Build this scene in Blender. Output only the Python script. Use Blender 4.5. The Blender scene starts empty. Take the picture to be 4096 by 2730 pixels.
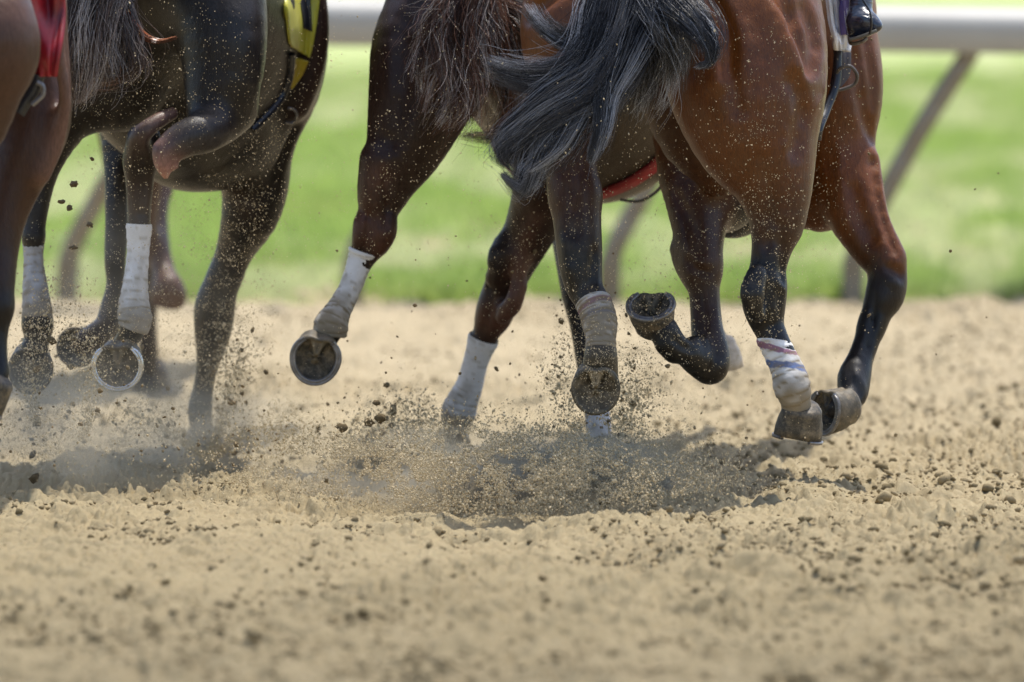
import bpy, math, random
import numpy as np
from mathutils import Vector, Matrix, noise as mnoise
from mathutils.bvhtree import BVHTree

# ------------------------------------------------------------------ camera, sky, sun, exposure
S = bpy.context.scene
C = S.collection
CAM_H = 1.46
LENS = 300.0
FPX = 4096 * LENS / 36.0
PITCH = math.atan((1365 + 308) / FPX)
cam = bpy.data.cameras.new('camera'); cam.lens = LENS; cam.sensor_width = 36
cam.clip_start = 0.5; cam.clip_end = 3000
cam.dof.use_dof = True; cam.dof.focus_distance = 21.45; cam.dof.aperture_fstop = 3.0
camo = bpy.data.objects.new('camera', cam); C.objects.link(camo)
camo.location = (0, 0, CAM_H); camo.rotation_euler = (math.pi / 2 - PITCH, 0, 0)
S.camera = camo
SUN_EL = math.radians(72); SUN_AZ = math.radians(35)      # azimuth from +Y (away from camera) towards +X
W = bpy.data.worlds.new('World'); S.world = W; W.use_nodes = True
wn = W.node_tree.nodes; wl = W.node_tree.links
sky = wn.new('ShaderNodeTexSky'); sky.sky_type = 'NISHITA'; sky.sun_disc = False
sky.sun_elevation = SUN_EL; sky.sun_rotation = SUN_AZ; sky.dust_density = 2.0; sky.air_density = 1.0
wn['Background'].inputs[1].default_value = 0.15
wl.new(sky.outputs[0], wn['Background'].inputs[0])
sl = bpy.data.lights.new('sun', 'SUN'); sl.energy = 2.9; sl.angle = math.radians(0.6); sl.color = (1, .955, .88)
so = bpy.data.objects.new('sun', sl); C.objects.link(so)
sdir = Vector((math.sin(SUN_AZ) * math.cos(SUN_EL), math.cos(SUN_AZ) * math.cos(SUN_EL), math.sin(SUN_EL)))
so.rotation_euler = sdir.to_track_quat('Z', 'Y').to_euler(); so.location = (0, 20, 12)
S.view_settings.view_transform = 'Standard'; S.view_settings.look = 'None'
S.view_settings.exposure = 0.80; S.view_settings.gamma = 1.0
S.cycles.volume_step_rate = 1.0; S.cycles.max_bounces = 8; S.cycles.transparent_max_bounces = 16
S.cycles.sample_clamp_indirect = 6.0

rng = np.random.default_rng(7); random.seed(7)
UP = np.array([0, math.sin(PITCH), math.cos(PITCH)]); FW = np.array([0, math.cos(PITCH), -math.sin(PITCH)])

def P(px, py, Y):
    u = (px - 2048) / FPX; v = -(py - 1365) / FPX
    d = FW + np.array([u, 0, 0]) + UP * v
    return np.array([0, 0, CAM_H]) + d * (Y / d[1])
def PV(px, py, Y):
    px = np.asarray(px, float); py = np.asarray(py, float); Y = np.asarray(Y, float)
    u = (px - 2048) / FPX; v = -(py - 1365) / FPX
    dy = FW[1] + UP[1] * v; dz = FW[2] + UP[2] * v
    return np.stack([u * Y / dy, Y, CAM_H + dz * Y / dy], -1)
def R(r, Y): return r * Y / FPX
def nz(v): v = np.asarray(v, float); return v / np.linalg.norm(v)

# ------------------------------------------------------------------ helpers
def mesh_np(name, V, F, mat=None, parent=None, smooth=True, colors=None):
    me = bpy.data.meshes.new(name)
    V = np.ascontiguousarray(V, np.float32); n = len(V)
    me.vertices.add(n); me.vertices.foreach_set('co', V.ravel())
    F = np.ascontiguousarray(F, np.int32); k = F.shape[1]
    me.loops.add(F.size); me.loops.foreach_set('vertex_index', F.ravel())
    me.polygons.add(len(F)); me.polygons.foreach_set('loop_start', np.arange(0, F.size, k, dtype=np.int32))
    me.polygons.foreach_set('loop_total', np.full(len(F), k, np.int32))
    me.polygons.foreach_set('use_smooth', np.full(len(F), smooth, bool))
    me.update(calc_edges=True)
    if colors is not None:
        a = me.color_attributes.new('tint', 'FLOAT_COLOR', 'POINT')
        c = np.ones((n, 4), np.float32); c[:, :colors.shape[1]] = colors
        a.data.foreach_set('color', c.ravel())
    o = bpy.data.objects.new(name, me); C.objects.link(o)
    if mat: me.materials.append(mat)
    if parent: o.parent = parent
    return o
def mesh_py(name, V, F, mat=None, parent=None, smooth=True):
    me = bpy.data.meshes.new(name); me.from_pydata([tuple(v) for v in V], [], F)
    if smooth: me.shade_smooth()
    o = bpy.data.objects.new(name, me); C.objects.link(o)
    if mat: me.materials.append(mat)
    if parent: o.parent = parent
    return o
def tag(o, label=None, cat=None, group=None, kind=None):
    if label: o['label'] = label
    if cat: o['category'] = cat
    if group: o['group'] = group
    if kind: o['kind'] = kind
    return o

def _hash(ix, iy, seed):
    h = (ix.astype(np.int64) * 374761393 + iy.astype(np.int64) * 668265263 + seed * 974711) & 0xffffffff
    h = ((h ^ (h >> 13)) * 1274126177) & 0xffffffff
    return ((h ^ (h >> 16)) & 0xffff).astype(np.float32) / 65535.0
def vnoise(x, y, seed=0):
    ix = np.floor(x); iy = np.floor(y); fx = x - ix; fy = y - iy
    fx = fx * fx * (3 - 2 * fx); fy = fy * fy * (3 - 2 * fy)
    a = _hash(ix, iy, seed); b = _hash(ix + 1, iy, seed); c = _hash(ix, iy + 1, seed); d = _hash(ix + 1, iy + 1, seed)
    return ((a * (1 - fx) + b * fx) * (1 - fy) + (c * (1 - fx) + d * fx) * fy) * 2 - 1

# node material helper
class M:
    def __init__(s, name):
        s.m = bpy.data.materials.new(name); s.m.use_nodes = True
        s.n = s.m.node_tree.nodes; s.l = s.m.node_tree.links
        s.b = s.n['Principled BSDF']; s.out = s.n['Material Output']
    def node(s, t, **k):
        x = s.n.new(t)
        for a, v in k.items():
            if a.startswith('i_'):
                key = a[2:]; key = int(key) if key.isdigit() else key.replace('_', ' ')
                x.inputs[key].default_value = v
            else: setattr(x, a, v)
        return x
    def link(s, a, b): s.l.new(a, b)
    def coord(s, scale=(1, 1, 1), rot=(0, 0, 0)):
        t = s.node('ShaderNodeTexCoord'); mp = s.node('ShaderNodeMapping')
        mp.inputs['Scale'].default_value = scale; mp.inputs['Rotation'].default_value = rot
        s.link(t.outputs['Object'], mp.inputs[0]); return mp.outputs[0]
    def noise(s, co, scale, detail=4, rough=.6, dist=0):
        x = s.node('ShaderNodeTexNoise'); x.inputs['Scale'].default_value = scale
        x.inputs['Detail'].default_value = detail; x.inputs['Roughness'].default_value = rough
        x.inputs['Distortion'].default_value = dist
        s.link(co, x.inputs['Vector']); return x.outputs['Fac']
    def ramp(s, f, a, b, va=0.0, vb=1.0):
        x = s.node('ShaderNodeMapRange'); x.inputs[1].default_value = a; x.inputs[2].default_value = b
        x.inputs[3].default_value = va; x.inputs[4].default_value = vb; s.link(f, x.inputs[0]); return x.outputs[0]
    def mix(s, f, a, b, mode='MIX'):
        x = s.node('ShaderNodeMix', data_type='RGBA', blend_type=mode)
        if hasattr(f, 'type') and not isinstance(f, float): s.link(f, x.inputs[0])
        else: x.inputs[0].default_value = f
        for v, i in ((a, 6), (b, 7)):
            if isinstance(v, tuple): x.inputs[i].default_value = (*v, 1)
            else: s.link(v, x.inputs[i])
        return x.outputs[2]
    def math(s, op, a, b=0.0):
        x = s.node('ShaderNodeMath', operation=op)
        for v, i in ((a, 0), (b, 1)):
            if isinstance(v, (int, float)): x.inputs[i].default_value = v
            else: s.link(v, x.inputs[i])
        return x.outputs[0]
    def bump(s, h, strength=.3, dist=.01, normal=None):
        x = s.node('ShaderNodeBump'); x.inputs['Strength'].default_value = strength
        x.inputs['Distance'].default_value = dist; s.link(h, x.inputs['Height'])
        if normal: s.link(normal, x.inputs['Normal'])
        return x.outputs[0]

SAND = (.40, .315, .20)
def coat_mat(name, rough=.42, coat=.25):
    m = M(name); co = m.coord()
    at = m.node('ShaderNodeAttribute', attribute_name='tint')
    n1 = m.noise(co, 9, 5, .6); n2 = m.noise(m.coord((60, 60, 12)), 6, 3, .6)
    col = m.mix(m.ramp(n1, .35, .7), at.outputs['Color'], m.mix(.65, at.outputs['Color'], (1.35, 1.25, 1.15), 'MULTIPLY'))
    col = m.mix(m.ramp(n2, .3, .75, 0, .35), col, (.006, .005, .005))
    # sand that clings to the hair: irregular dots and a thin film
    vo = m.node('ShaderNodeTexVoronoi', voronoi_dimensions='3D', i_Scale=95.0); m.link(co, vo.inputs['Vector'])
    vo2 = m.node('ShaderNodeTexVoronoi', i_Scale=38.0); m.link(co, vo2.inputs['Vector'])
    thr = m.math('MULTIPLY', m.ramp(m.noise(co, 7, 4, .7), .35, .75), at.outputs['Alpha'])
    dots = m.math('LESS_THAN', vo.outputs['Distance'], m.math('MULTIPLY', thr, .30))
    sep = m.node('ShaderNodeSeparateColor'); m.link(vo.outputs['Color'], sep.inputs[0])
    keep = m.math('LESS_THAN', sep.outputs[0], m.math('MULTIPLY', thr, .8))
    dots = m.math('MULTIPLY', dots, keep)
    stk = m.noise(m.coord((34, 34, 5)), 5, 4, .65)
    col = m.mix(m.ramp(stk, .35, .7, 0, .65), col, m.mix(1.0, col, (.5, .45, .42), 'MULTIPLY'))
    film = m.math('MULTIPLY', m.ramp(m.noise(co, 16, 6, .75), .48, .8), at.outputs['Alpha'])
    film = m.math('MULTIPLY', film, .30)
    col = m.mix(film, col, (.20, .155, .095)); col = m.mix(dots, col, SAND)
    m.link(col, m.b.inputs['Base Color'])
    r = m.math('ADD', m.ramp(n1, .3, .7, rough - .06, rough + .08), m.math('MULTIPLY', film, .4))
    m.link(r, m.b.inputs['Roughness']); m.b.inputs['Specular IOR Level'].default_value = .24
    m.b.inputs['Coat Weight'].default_value = coat * .45; m.b.inputs['Coat Roughness'].default_value = .34
    hair = m.noise(m.coord((1, 1, .14)), 420, 2, .6)
    b1 = m.bump(m.noise(m.coord((1, 1, .5)), 14, 4, .55, .8), .4, .014)
    b2 = m.bump(hair, .6, .002, b1)
    b3 = m.bump(dots, .6, .003, b2)
    m.link(b3, m.b.inputs['Normal']); return m.m
def tint_mat(name, rough=.7, bump=.3, bscale=150, bdist=.002, spec=.3, coat=0, metallic=0, sand=.0):
    m = M(name); co = m.coord(); at = m.node('ShaderNodeAttribute', attribute_name='tint')
    n = m.noise(co, 28, 6, .7)
    col = m.mix(m.ramp(n, .3, .75, 0, .45), at.outputs['Color'], m.mix(1.0, at.outputs['Color'], (.55, .52, .48), 'MULTIPLY'))
    if sand:
        f = m.ramp(m.noise(co, 40, 6, .75), .62 - .25 * sand, .72 - .1 * sand)
        col = m.mix(m.math('MULTIPLY', f, sand), col, (.27, .21, .13))
    m.link(col, m.b.inputs['Base Color']); m.b.inputs['Roughness'].default_value = rough
    m.b.inputs['Specular IOR Level'].default_value = spec; m.b.inputs['Coat Weight'].default_value = coat
    m.b.inputs['Metallic'].default_value = metallic
    m.link(m.bump(m.noise(co, bscale, 4, .6), bump, bdist), m.b.inputs['Normal']); return m.m
def plain_mat(name, c, rough=.6, var=.3, scale=12, metallic=0, coat=0, bump=.2, bdist=.002, c2=None):
    m = M(name); co = m.coord(); c2 = c2 or tuple(x * (1 - var) for x in c)
    col = m.mix(m.ramp(m.noise(co, scale, 6, .7), .35, .68), c, c2); m.link(col, m.b.inputs['Base Color'])
    m.b.inputs['Roughness'].default_value = rough; m.b.inputs['Metallic'].default_value = metallic
    m.b.inputs['Coat Weight'].default_value = coat; m.b.inputs['Coat Roughness'].default_value = .1
    m.link(m.bump(m.noise(co, scale * 9, 4, .6), bump, bdist), m.b.inputs['Normal']); return m.m

# ------------------------------------------------------------------ signed-distance modelling and surface nets
def catmull(pts, n=4):
    p = np.array(pts, float)
    if len(p) < 3: return p
    q = np.vstack([2 * p[0] - p[1], p, 2 * p[-1] - p[-2]]); out = []
    for i in range(1, len(q) - 2):
        for j in range(n):
            t = j / n; a, b, c, d = q[i - 1:i + 3]
            out.append(.5 * (2 * b + (c - a) * t + (2 * a - 5 * b + 4 * c - d) * t * t + (3 * b - a - 3 * c + d) * t ** 3))
    out.append(p[-1]); return np.array(out)

class Field:
    def __init__(s): s.ch = []
    def cap(s, pts, col=(.1, .1, .1), mud=0.3, k=.03, flat=None, n=3, cut=False, local=False, Y=None):
        """pts: (px,py,Y,r_px) chain; flat=(direction, factor) squashes the section along direction"""
        p = catmull([tuple(q) if len(q) == 4 else (q[0], q[1], Y, q[2]) for q in pts], n)
        pos = PV(p[:, 0], p[:, 1], p[:, 2]); rad = np.maximum(p[:, 3] * p[:, 2] / FPX, .004)
        if len(pos) == 1: pos = np.vstack([pos, pos + 1e-4]); rad = np.append(rad, rad)
        col = np.array(col, float)
        if col.ndim == 1: col = np.tile(col, (2, 1))
        s.ch.append(dict(pos=pos, rad=rad, col=col, mud=mud if hasattr(mud, '__len__') else (mud, mud), k=k, flat=flat, cut=cut))
    def world(s, pts, **kw):      # pts in metres (x,y,z,r)
        p = catmull(pts, 3); col = np.array(kw.get('col', (.1, .1, .1)), float)
        if col.ndim == 1: col = np.tile(col, (2, 1))
        mud = kw.get('mud', .1)
        s.ch.append(dict(pos=p[:, :3], rad=p[:, 3], col=col, mud=mud if hasattr(mud, '__len__') else (mud, mud), k=kw.get('k', .05), flat=kw.get('flat'), cut=kw.get('cut', False)))
    def surf(s, px, py, Y0=19.3, Y1=25.5):
        Yl = np.arange(Y0, Y1, .008); X = PV(np.full(len(Yl), px), np.full(len(Yl), py), Yl); d = np.full(len(Yl), 9.0)
        for c in s.ch:
            if not c['cut'] and not c.get('det'): d = np.minimum(d, Field.dist(c, X))
        i = np.argmax(d < 0); return Yl[i] if d[i] < 0 else None
    def groove(s, pts, depth=.010, k=.02, ridge=False, col=(.05, .02, .01), mud=.3):
        q = []
        cp = catmull(pts, 4)
        for i, (x, y, r) in enumerate(cp):
            Ys = s.surf(x, y)
            if Ys is None: continue
            e = depth * (1.25 * math.sin(math.pi * (i + .5) / len(cp)) - .25) * (1 if ridge else .7)
            rm = r * Ys / FPX; q.append((x, y, Ys + (rm - e if ridge else e - rm), r))
        if len(q) < 2: return
        s.cap(q, col=col, mud=mud, cut=not ridge, k=k * 1.2, n=1); s.ch[-1]['det'] = True
    @staticmethod
    def dist(ch, X, seglist=None, want_t=False):
        best = None; bt = None; pos, rad = ch['pos'], ch['rad']; n = len(pos) - 1
        if ch['flat'] is not None:
            w = nz(ch['flat'][0]); f = ch['flat'][1]; g = 1 / f - 1
            X = X + (X @ w)[..., None] * w * g; pos = pos + (pos @ w)[:, None] * w * g; fm = min(f, 1.0)
        else: fm = 1.0
        X = X.astype(np.float32)
        for i in range(n):
            a = pos[i].astype(np.float32); ba = (pos[i + 1] - pos[i]).astype(np.float32); l2 = float(ba @ ba) + 1e-9
            pa = X - a; h = np.clip((pa @ ba) / l2, 0, 1)
            dd = pa - h[..., None] * ba
            d = np.sqrt(np.einsum('...i,...i', dd, dd)) - (rad[i] + (rad[i + 1] - rad[i]) * h)
            if best is None: best = d; bt = (i + h) / n if want_t else None
            else:
                if want_t: bt = np.where(d < best, (i + h) / n, bt)
                best = np.minimum(best, d)
        best = best * fm
        return (best, bt) if want_t else best
    def build(s, name, h, mat, parent=None, origin=None):
        lo = np.min([ (c['pos'] - c['rad'][:, None] * 1.25).min(0) for c in s.ch if not c['cut']], 0) - 4 * h
        hi = np.max([ (c['pos'] + c['rad'][:, None] * 1.25).max(0) for c in s.ch if not c['cut']], 0) + 4 * h
        dims = np.ceil((hi - lo) / h).astype(int) + 1
        F = np.full(dims, 1.0, np.float32)
        for c in s.ch:
            n = len(c['pos']) - 1; step = 3
            fl = 1.3 if c['flat'] is not None else 1.0
            # evaluate whole chain in a box, but split long chains so boxes stay small
            for i in range(0, n, step):
                sub = dict(c); j = min(n, i + step); sub['pos'] = c['pos'][i:j + 1]; sub['rad'] = c['rad'][i:j + 1]
                pad = c['k'] * 1.5 + 3 * h
                a = np.floor(((sub['pos'] - sub['rad'][:, None] * fl).min(0) - pad - lo) / h).astype(int)
                b = np.ceil(((sub['pos'] + sub['rad'][:, None] * fl).max(0) + pad - lo) / h).astype(int)
                a = np.maximum(a, 0); b = np.minimum(b, dims)
                if (b <= a).any(): continue
                gx = lo[0] + h * np.arange(a[0], b[0]); gy = lo[1] + h * np.arange(a[1], b[1]); gz = lo[2] + h * np.arange(a[2], b[2])
                X = np.stack(np.meshgrid(gx, gy, gz, indexing='ij'), -1).astype(np.float32)
                d = Field.dist(sub, X); sl = (slice(a[0], b[0]), slice(a[1], b[1]), slice(a[2], b[2]))
                G = F[sl]; k = c['k']
                if c['cut'] and n <= step:
                    hh = np.clip(.5 - .5 * (G + d) / k, 0, 1); F[sl] = G * (1 - hh) + (-d) * hh + k * hh * (1 - hh)
                else:
                    kk = k if i == 0 or k < .012 else max(.008, min(k, k))
                    if n > step:      # polynomial smin repeated inside one chain would swell the joins
                        s_store = c.setdefault('_acc', [])
                        s_store.append((sl, d)); continue
                    hh = np.clip(.5 + .5 * (G - d) / k, 0, 1); F[sl] = G * (1 - hh) + d * hh - k * hh * (1 - hh)
            if '_acc' in c:
                acc = c.pop('_acc')
                A = np.min([[x.start for x in sl] for sl, _ in acc], 0); Bm = np.max([[x.stop for x in sl] for sl, _ in acc], 0)
                T = np.full(Bm - A, 1.0, np.float32)
                for sl, d in acc:
                    q = tuple(slice(x.start - A[i], x.stop - A[i]) for i, x in enumerate(sl)); T[q] = np.minimum(T[q], d)
                sl = tuple(slice(A[i], Bm[i]) for i in range(3)); G = F[sl]; k = c['k']
                if c['cut']:
                    hh = np.clip(.5 - .5 * (G + T) / k, 0, 1); F[sl] = G * (1 - hh) + (-T) * hh + k * hh * (1 - hh)
                else:
                    hh = np.clip(.5 + .5 * (G - T) / k, 0, 1); F[sl] = G * (1 - hh) + T * hh - k * hh * (1 - hh)
        V, Q = surface_nets(F); V = V * h + lo
        wsum = np.zeros(len(V)); col = np.zeros((len(V), 4)); 
        D = []; 
        for c in s.ch:
            if c['cut']: continue
            ctr = c['pos'].mean(0); ext = (np.linalg.norm(c['pos'] - ctr, axis=1) + c['rad']).max() + .12
            msk = np.linalg.norm(V - ctr, axis=1) < ext
            d, t = Field.dist(c, V[msk], want_t=True); w = np.exp(-np.clip(np.abs(d), 0, 1) / .012) + 1e-12
            m2 = len(c['col']); tt = t * (m2 - 1); i0 = np.clip(tt.astype(int), 0, m2 - 2); f = (tt - i0)[:, None]
            cc = c['col'][i0] * (1 - f) + c['col'][i0 + 1] * f
            mu = np.interp(t, np.linspace(0, 1, len(c['mud'])), c['mud'])
            wsum[msk] += w; col[msk, :3] += cc * w[:, None]; col[msk, 3] += mu * w
        col /= np.maximum(wsum, 1e-12)[:, None]
        if origin is not None: V = V - origin
        o = mesh_np(name, V, Q, mat, parent, True, col)
        if origin is not None: o.location = origin
        return o

def surface_nets(F):
    I = F < 0; n = np.array(F.shape) - 1
    cnt = np.zeros(n, np.int8)
    for a in (0, 1):
        for b in (0, 1):
            for c in (0, 1): cnt += I[a:a + n[0], b:b + n[1], c:c + n[2]]
    act = np.argwhere((cnt > 0) & (cnt < 8)); del cnt
    idx = np.full(n, -1, np.int32); idx[tuple(act.T)] = np.arange(len(act), dtype=np.int32)
    s = np.zeros((len(act), 3)); m = np.zeros(len(act))
    cs = [(a, b, c) for a in (0, 1) for b in (0, 1) for c in (0, 1)]
    val = {c: F[act[:, 0] + c[0], act[:, 1] + c[1], act[:, 2] + c[2]] for c in cs}
    for c in cs:
        for ax in range(3):
            if c[ax]: continue
            e = list(c); e[ax] = 1; e = tuple(e); va, vb = val[c], val[e]
            x = (va < 0) != (vb < 0); t = np.where(x, va / np.where(x, va - vb, 1), 0)
            p = np.tile(np.array(c, float), (len(act), 1)); p[:, ax] += t
            s[x] += p[x]; m += x
    V = act + s / m[:, None]
    Q = []
    for ax in range(3):
        sa = [slice(None)] * 3; sb = [slice(None)] * 3; sa[ax] = slice(0, -1); sb[ax] = slice(1, None)
        ch = I[tuple(sa)] != I[tuple(sb)]
        e = np.argwhere(ch); u, v = (ax + 1) % 3, (ax + 2) % 3
        ok = (e[:, u] > 0) & (e[:, v] > 0) & (e[:, u] < n[u]) & (e[:, v] < n[v]); e = e[ok]
        ins = I[tuple(e.T)]
        def g(du, dv):
            q = e.copy(); q[:, u] -= du; q[:, v] -= dv; return idx[tuple(q.T)]
        q = np.stack([g(1, 1), g(0, 1), g(0, 0), g(1, 0)], -1)
        q[~ins] = q[~ins][:, ::-1]; Q.append(q)
    Q = np.concatenate(Q); Q = Q[(Q >= 0).all(1)]
    return V, Q

# ------------------------------------------------------------------ ground: track, grass
def axis_grid(lo, hi, dense, grow=1.25, far=400):
    xs = list(np.arange(lo, hi + dense, dense)); d = dense; a = xs[-1]
    while a < far: d *= grow; a += d; xs.append(a)
    d = dense; a = xs[0]; pre = []
    while a > -far: d *= grow; a -= d; pre.append(a)
    return np.array(pre[::-1] + xs)
def sheet(xs, ys, zf, name, mat, colf=None):
    X, Yg = np.meshgrid(xs, ys, indexing='xy'); Z = zf(X, Yg)
    V = np.stack([X, Yg, Z], -1).reshape(-1, 3); nx, ny = len(xs), len(ys)
    i = np.arange(nx * ny).reshape(ny, nx)
    Q = np.stack([i[:-1, :-1], i[:-1, 1:], i[1:, 1:], i[1:, :-1]], -1).reshape(-1, 4)
    return mesh_np(name, V, Q, mat, None, True)
def track_z(X, Y):
    d = np.clip((34 - np.abs(Y - 24) * 1.0) / 10, 0, 1)
    wx = X + .02 * vnoise(X * 14, Y * 7, 91); wy = Y + .03 * vnoise(X * 9, Y * 9, 92)
    rough = np.clip(.72 + .75 * vnoise(X * 1.3, Y * .6, 77) + .5 * vnoise(X * 4, Y * 1.6, 78) + .12 * X, .62, 1.4)
    z = .014 * vnoise(wx * 2.1, wy * 1.3, 1) + .014 * vnoise(wx * 5.3, wy * 3.1, 2)
    h = .013 * vnoise(wx * 11, wy * 9, 3) + .011 * vnoise(wx * 23, wy * 19, 4) + .009 * (1 - 2 * np.abs(vnoise(wx * 37, wy * 32, 5)))
    h = h + .0145 * np.abs(vnoise(X * 58, Y * 44, 6)) + .009 * vnoise(X * 100, Y * 56, 9)
    lump = np.clip(vnoise(wx * 17, wy * 13, 15) - .36, 0, .3); h = h + .06 * lump
    q = vnoise(wx * 9, wy * 6, 12) + .6 * vnoise(wx * 30, wy * 20, 13); h = h - .022 * np.clip(q - .55, 0, 1)
    z = z + h * rough
    # hoof prints: bowls with a thrown up rim
    rp = np.random.default_rng(5); gx = rp.uniform(-2.3, 2.3, 260); gy = 15.8 + 12 * rp.random(260)
    xs1 = X[0] if X.ndim == 2 else None
    for a_, b_ in zip(gx, gy):
        if X.ndim == 2:
            i0, i1 = np.searchsorted(X[0], [a_ - .16, a_ + .16]); j0, j1 = np.searchsorted(Y[:, 0], [b_ - .2, b_ + .2])
            if i1 <= i0 or j1 <= j0: continue
            r2 = ((X[j0:j1, i0:i1] - a_) / .068) ** 2 + ((Y[j0:j1, i0:i1] - b_) / .085) ** 2
            z[j0:j1, i0:i1] += -.022 * np.exp(-r2 ** 1.5) + .013 * np.exp(-(np.sqrt(r2) - 1.35) ** 2 / .08)
    p = np.clip(vnoise(wx * 3.7, wy * 2.3, 8) - .25, 0, 1); z = z - .05 * p           # hoof marks
    return (z * d).astype(np.float32)
def build_ground():
    m = M('raked_sand'); co = m.coord()
    n1 = m.noise(co, 2.2, 6, .65); n2 = m.noise(co, 60, 5, .7); n3 = m.noise(m.coord((1, .5, 1)), 14, 5, .7)
    c = m.mix(m.ramp(n1, .35, .7), (.405, .325, .185), (.32, .25, .132))
    c = m.mix(m.ramp(n3, .5, .75, 0, .55), c, (.21, .16, .08))
    c = m.mix(m.ramp(n2, .45, .8, 0, .55), c, (.49, .41, .26))
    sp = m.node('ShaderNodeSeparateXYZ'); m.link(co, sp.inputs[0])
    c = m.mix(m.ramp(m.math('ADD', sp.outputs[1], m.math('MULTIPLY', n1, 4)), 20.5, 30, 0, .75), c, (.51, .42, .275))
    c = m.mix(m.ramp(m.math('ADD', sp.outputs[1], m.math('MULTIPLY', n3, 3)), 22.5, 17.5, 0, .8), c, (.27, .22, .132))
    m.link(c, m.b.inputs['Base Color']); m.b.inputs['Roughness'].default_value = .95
    m.b.inputs['Specular IOR Level'].default_value = .15
    m.link(m.bump(m.noise(co, 180, 5, .8), .9, .006), m.b.inputs['Normal'])
    xs = axis_grid(-2.3, 2.3, .0045)
    ys = [-400, -100, -30, 0, 8, 12, 14, 15, 15.5]; y = 15.5; 
    while y < 33.2: y += .006 + .0007 * (y - 15.5); ys.append(y)
    d = .05
    while y < 1500: d *= 1.3; y += d; ys.append(y)
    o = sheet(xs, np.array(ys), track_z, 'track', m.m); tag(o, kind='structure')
    # turf beyond the rail
    g = M('turf'); co = g.coord((1, .16, 1)); n1 = g.noise(co, 2.4, 4, .6); n2 = g.noise(co, 5, 5, .65)
    c = g.mix(g.ramp(n1, .38, .62), (.28, .36, .10), (.40, .43, .20)); c = g.mix(g.ramp(n2, .48, .7, 0, .7), c, (.46, .46, .29))
    g.link(c, g.b.inputs['Base Color']); g.b.inputs['Roughness'].default_value = .9; g.b.inputs['Specular IOR Level'].default_value = .1
    g.link(g.bump(g.noise(g.coord(), 40, 4, .6), .5, .02), g.b.inputs['Normal'])
    xs = axis_grid(-4, 4, .05); ys = [32.55]; d = .03; y = 32.55
    while y < 1500: y += d; ys.append(y); d *= 1.03
    def gz(X, Y):
        return (.028 + .02 * vnoise(X * 3, Y * 3, 21) + .012 * vnoise(X * 11, Y * 7, 22)
                - .16 * np.exp(-((Y - 32.55) / (.16 + .13 * vnoise(X * 3.1, X * 0 + 9, 24) + .06 * vnoise(X * 9, X * 0 + 4, 25))).clip(0, 50)) + .03 * np.clip(vnoise(X * 6, X * 0 + 3, 23), -1, 1) * np.exp(-((Y - 32.55) / .2).clip(0, 50))).astype(np.float32)
    o = sheet(xs, np.array(ys), gz, 'grass_ground', g.m); tag(o, kind='structure')
    # blades
    b = M('grass_blade'); at = b.node('ShaderNodeAttribute', attribute_name='tint')
    df = b.node('ShaderNodeBsdfDiffuse'); tr = b.node('ShaderNodeBsdfTranslucent'); mx = b.node('ShaderNodeMixShader', i_0=.5)
    b.link(at.outputs['Color'], df.inputs[0]); b.link(at.outputs['Color'], tr.inputs[0])
    b.link(df.outputs[0], mx.inputs[1]); b.link(tr.outputs[0], mx.inputs[2]); b.link(mx.outputs[0], b.out.inputs[0])
    N = 150000; u = rng.random(N); Yb = 32.62 + 50 * u ** 2.1; Xb = rng.uniform(-1, 1, N) * (3.2 + (Yb - 32) * .07)
    den = 1.5 * vnoise(Xb * 2.2, Yb * .30, 31) + 1.1 * vnoise(Xb * 5, Yb * .9, 32)
    hgt = (.035 + .05 * rng.random(N)) * (1 + .5 * np.clip(den, -1, 1)); wid = .004 + .004 * rng.random(N) + (Yb - 32) * .0002
    wid = wid * 1.3; ang = rng.uniform(-.7, .7, N); base = np.stack([Xb, Yb, gz(Xb, Yb) - .005], -1)
    dx = np.stack([np.cos(ang) * wid, np.sin(ang) * wid, 0 * wid], -1)
    tip = base + np.stack([rng.normal(0, .35, N) * hgt, rng.normal(0, .35, N) * hgt, hgt], -1)
    V = np.stack([base - dx, base + dx, tip], 1).reshape(-1, 3); Fc = np.arange(3 * N).reshape(-1, 3)
    t = np.clip(.5 + .9 * den + rng.normal(0, .2, N), 0, 1)[:, None]
    col = np.array([.58, .58, .32]) * (1 - t) + np.array([.36, .46, .13]) * t; col *= rng.uniform(.8, 1.2, (N, 1))
    o = mesh_np('grass', V, Fc, b.m, None, False, np.repeat(col, 3, 0)); tag(o, 'short sunlit green and straw coloured turf beyond the white rail', 'grass', kind='stuff')
build_ground()

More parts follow.
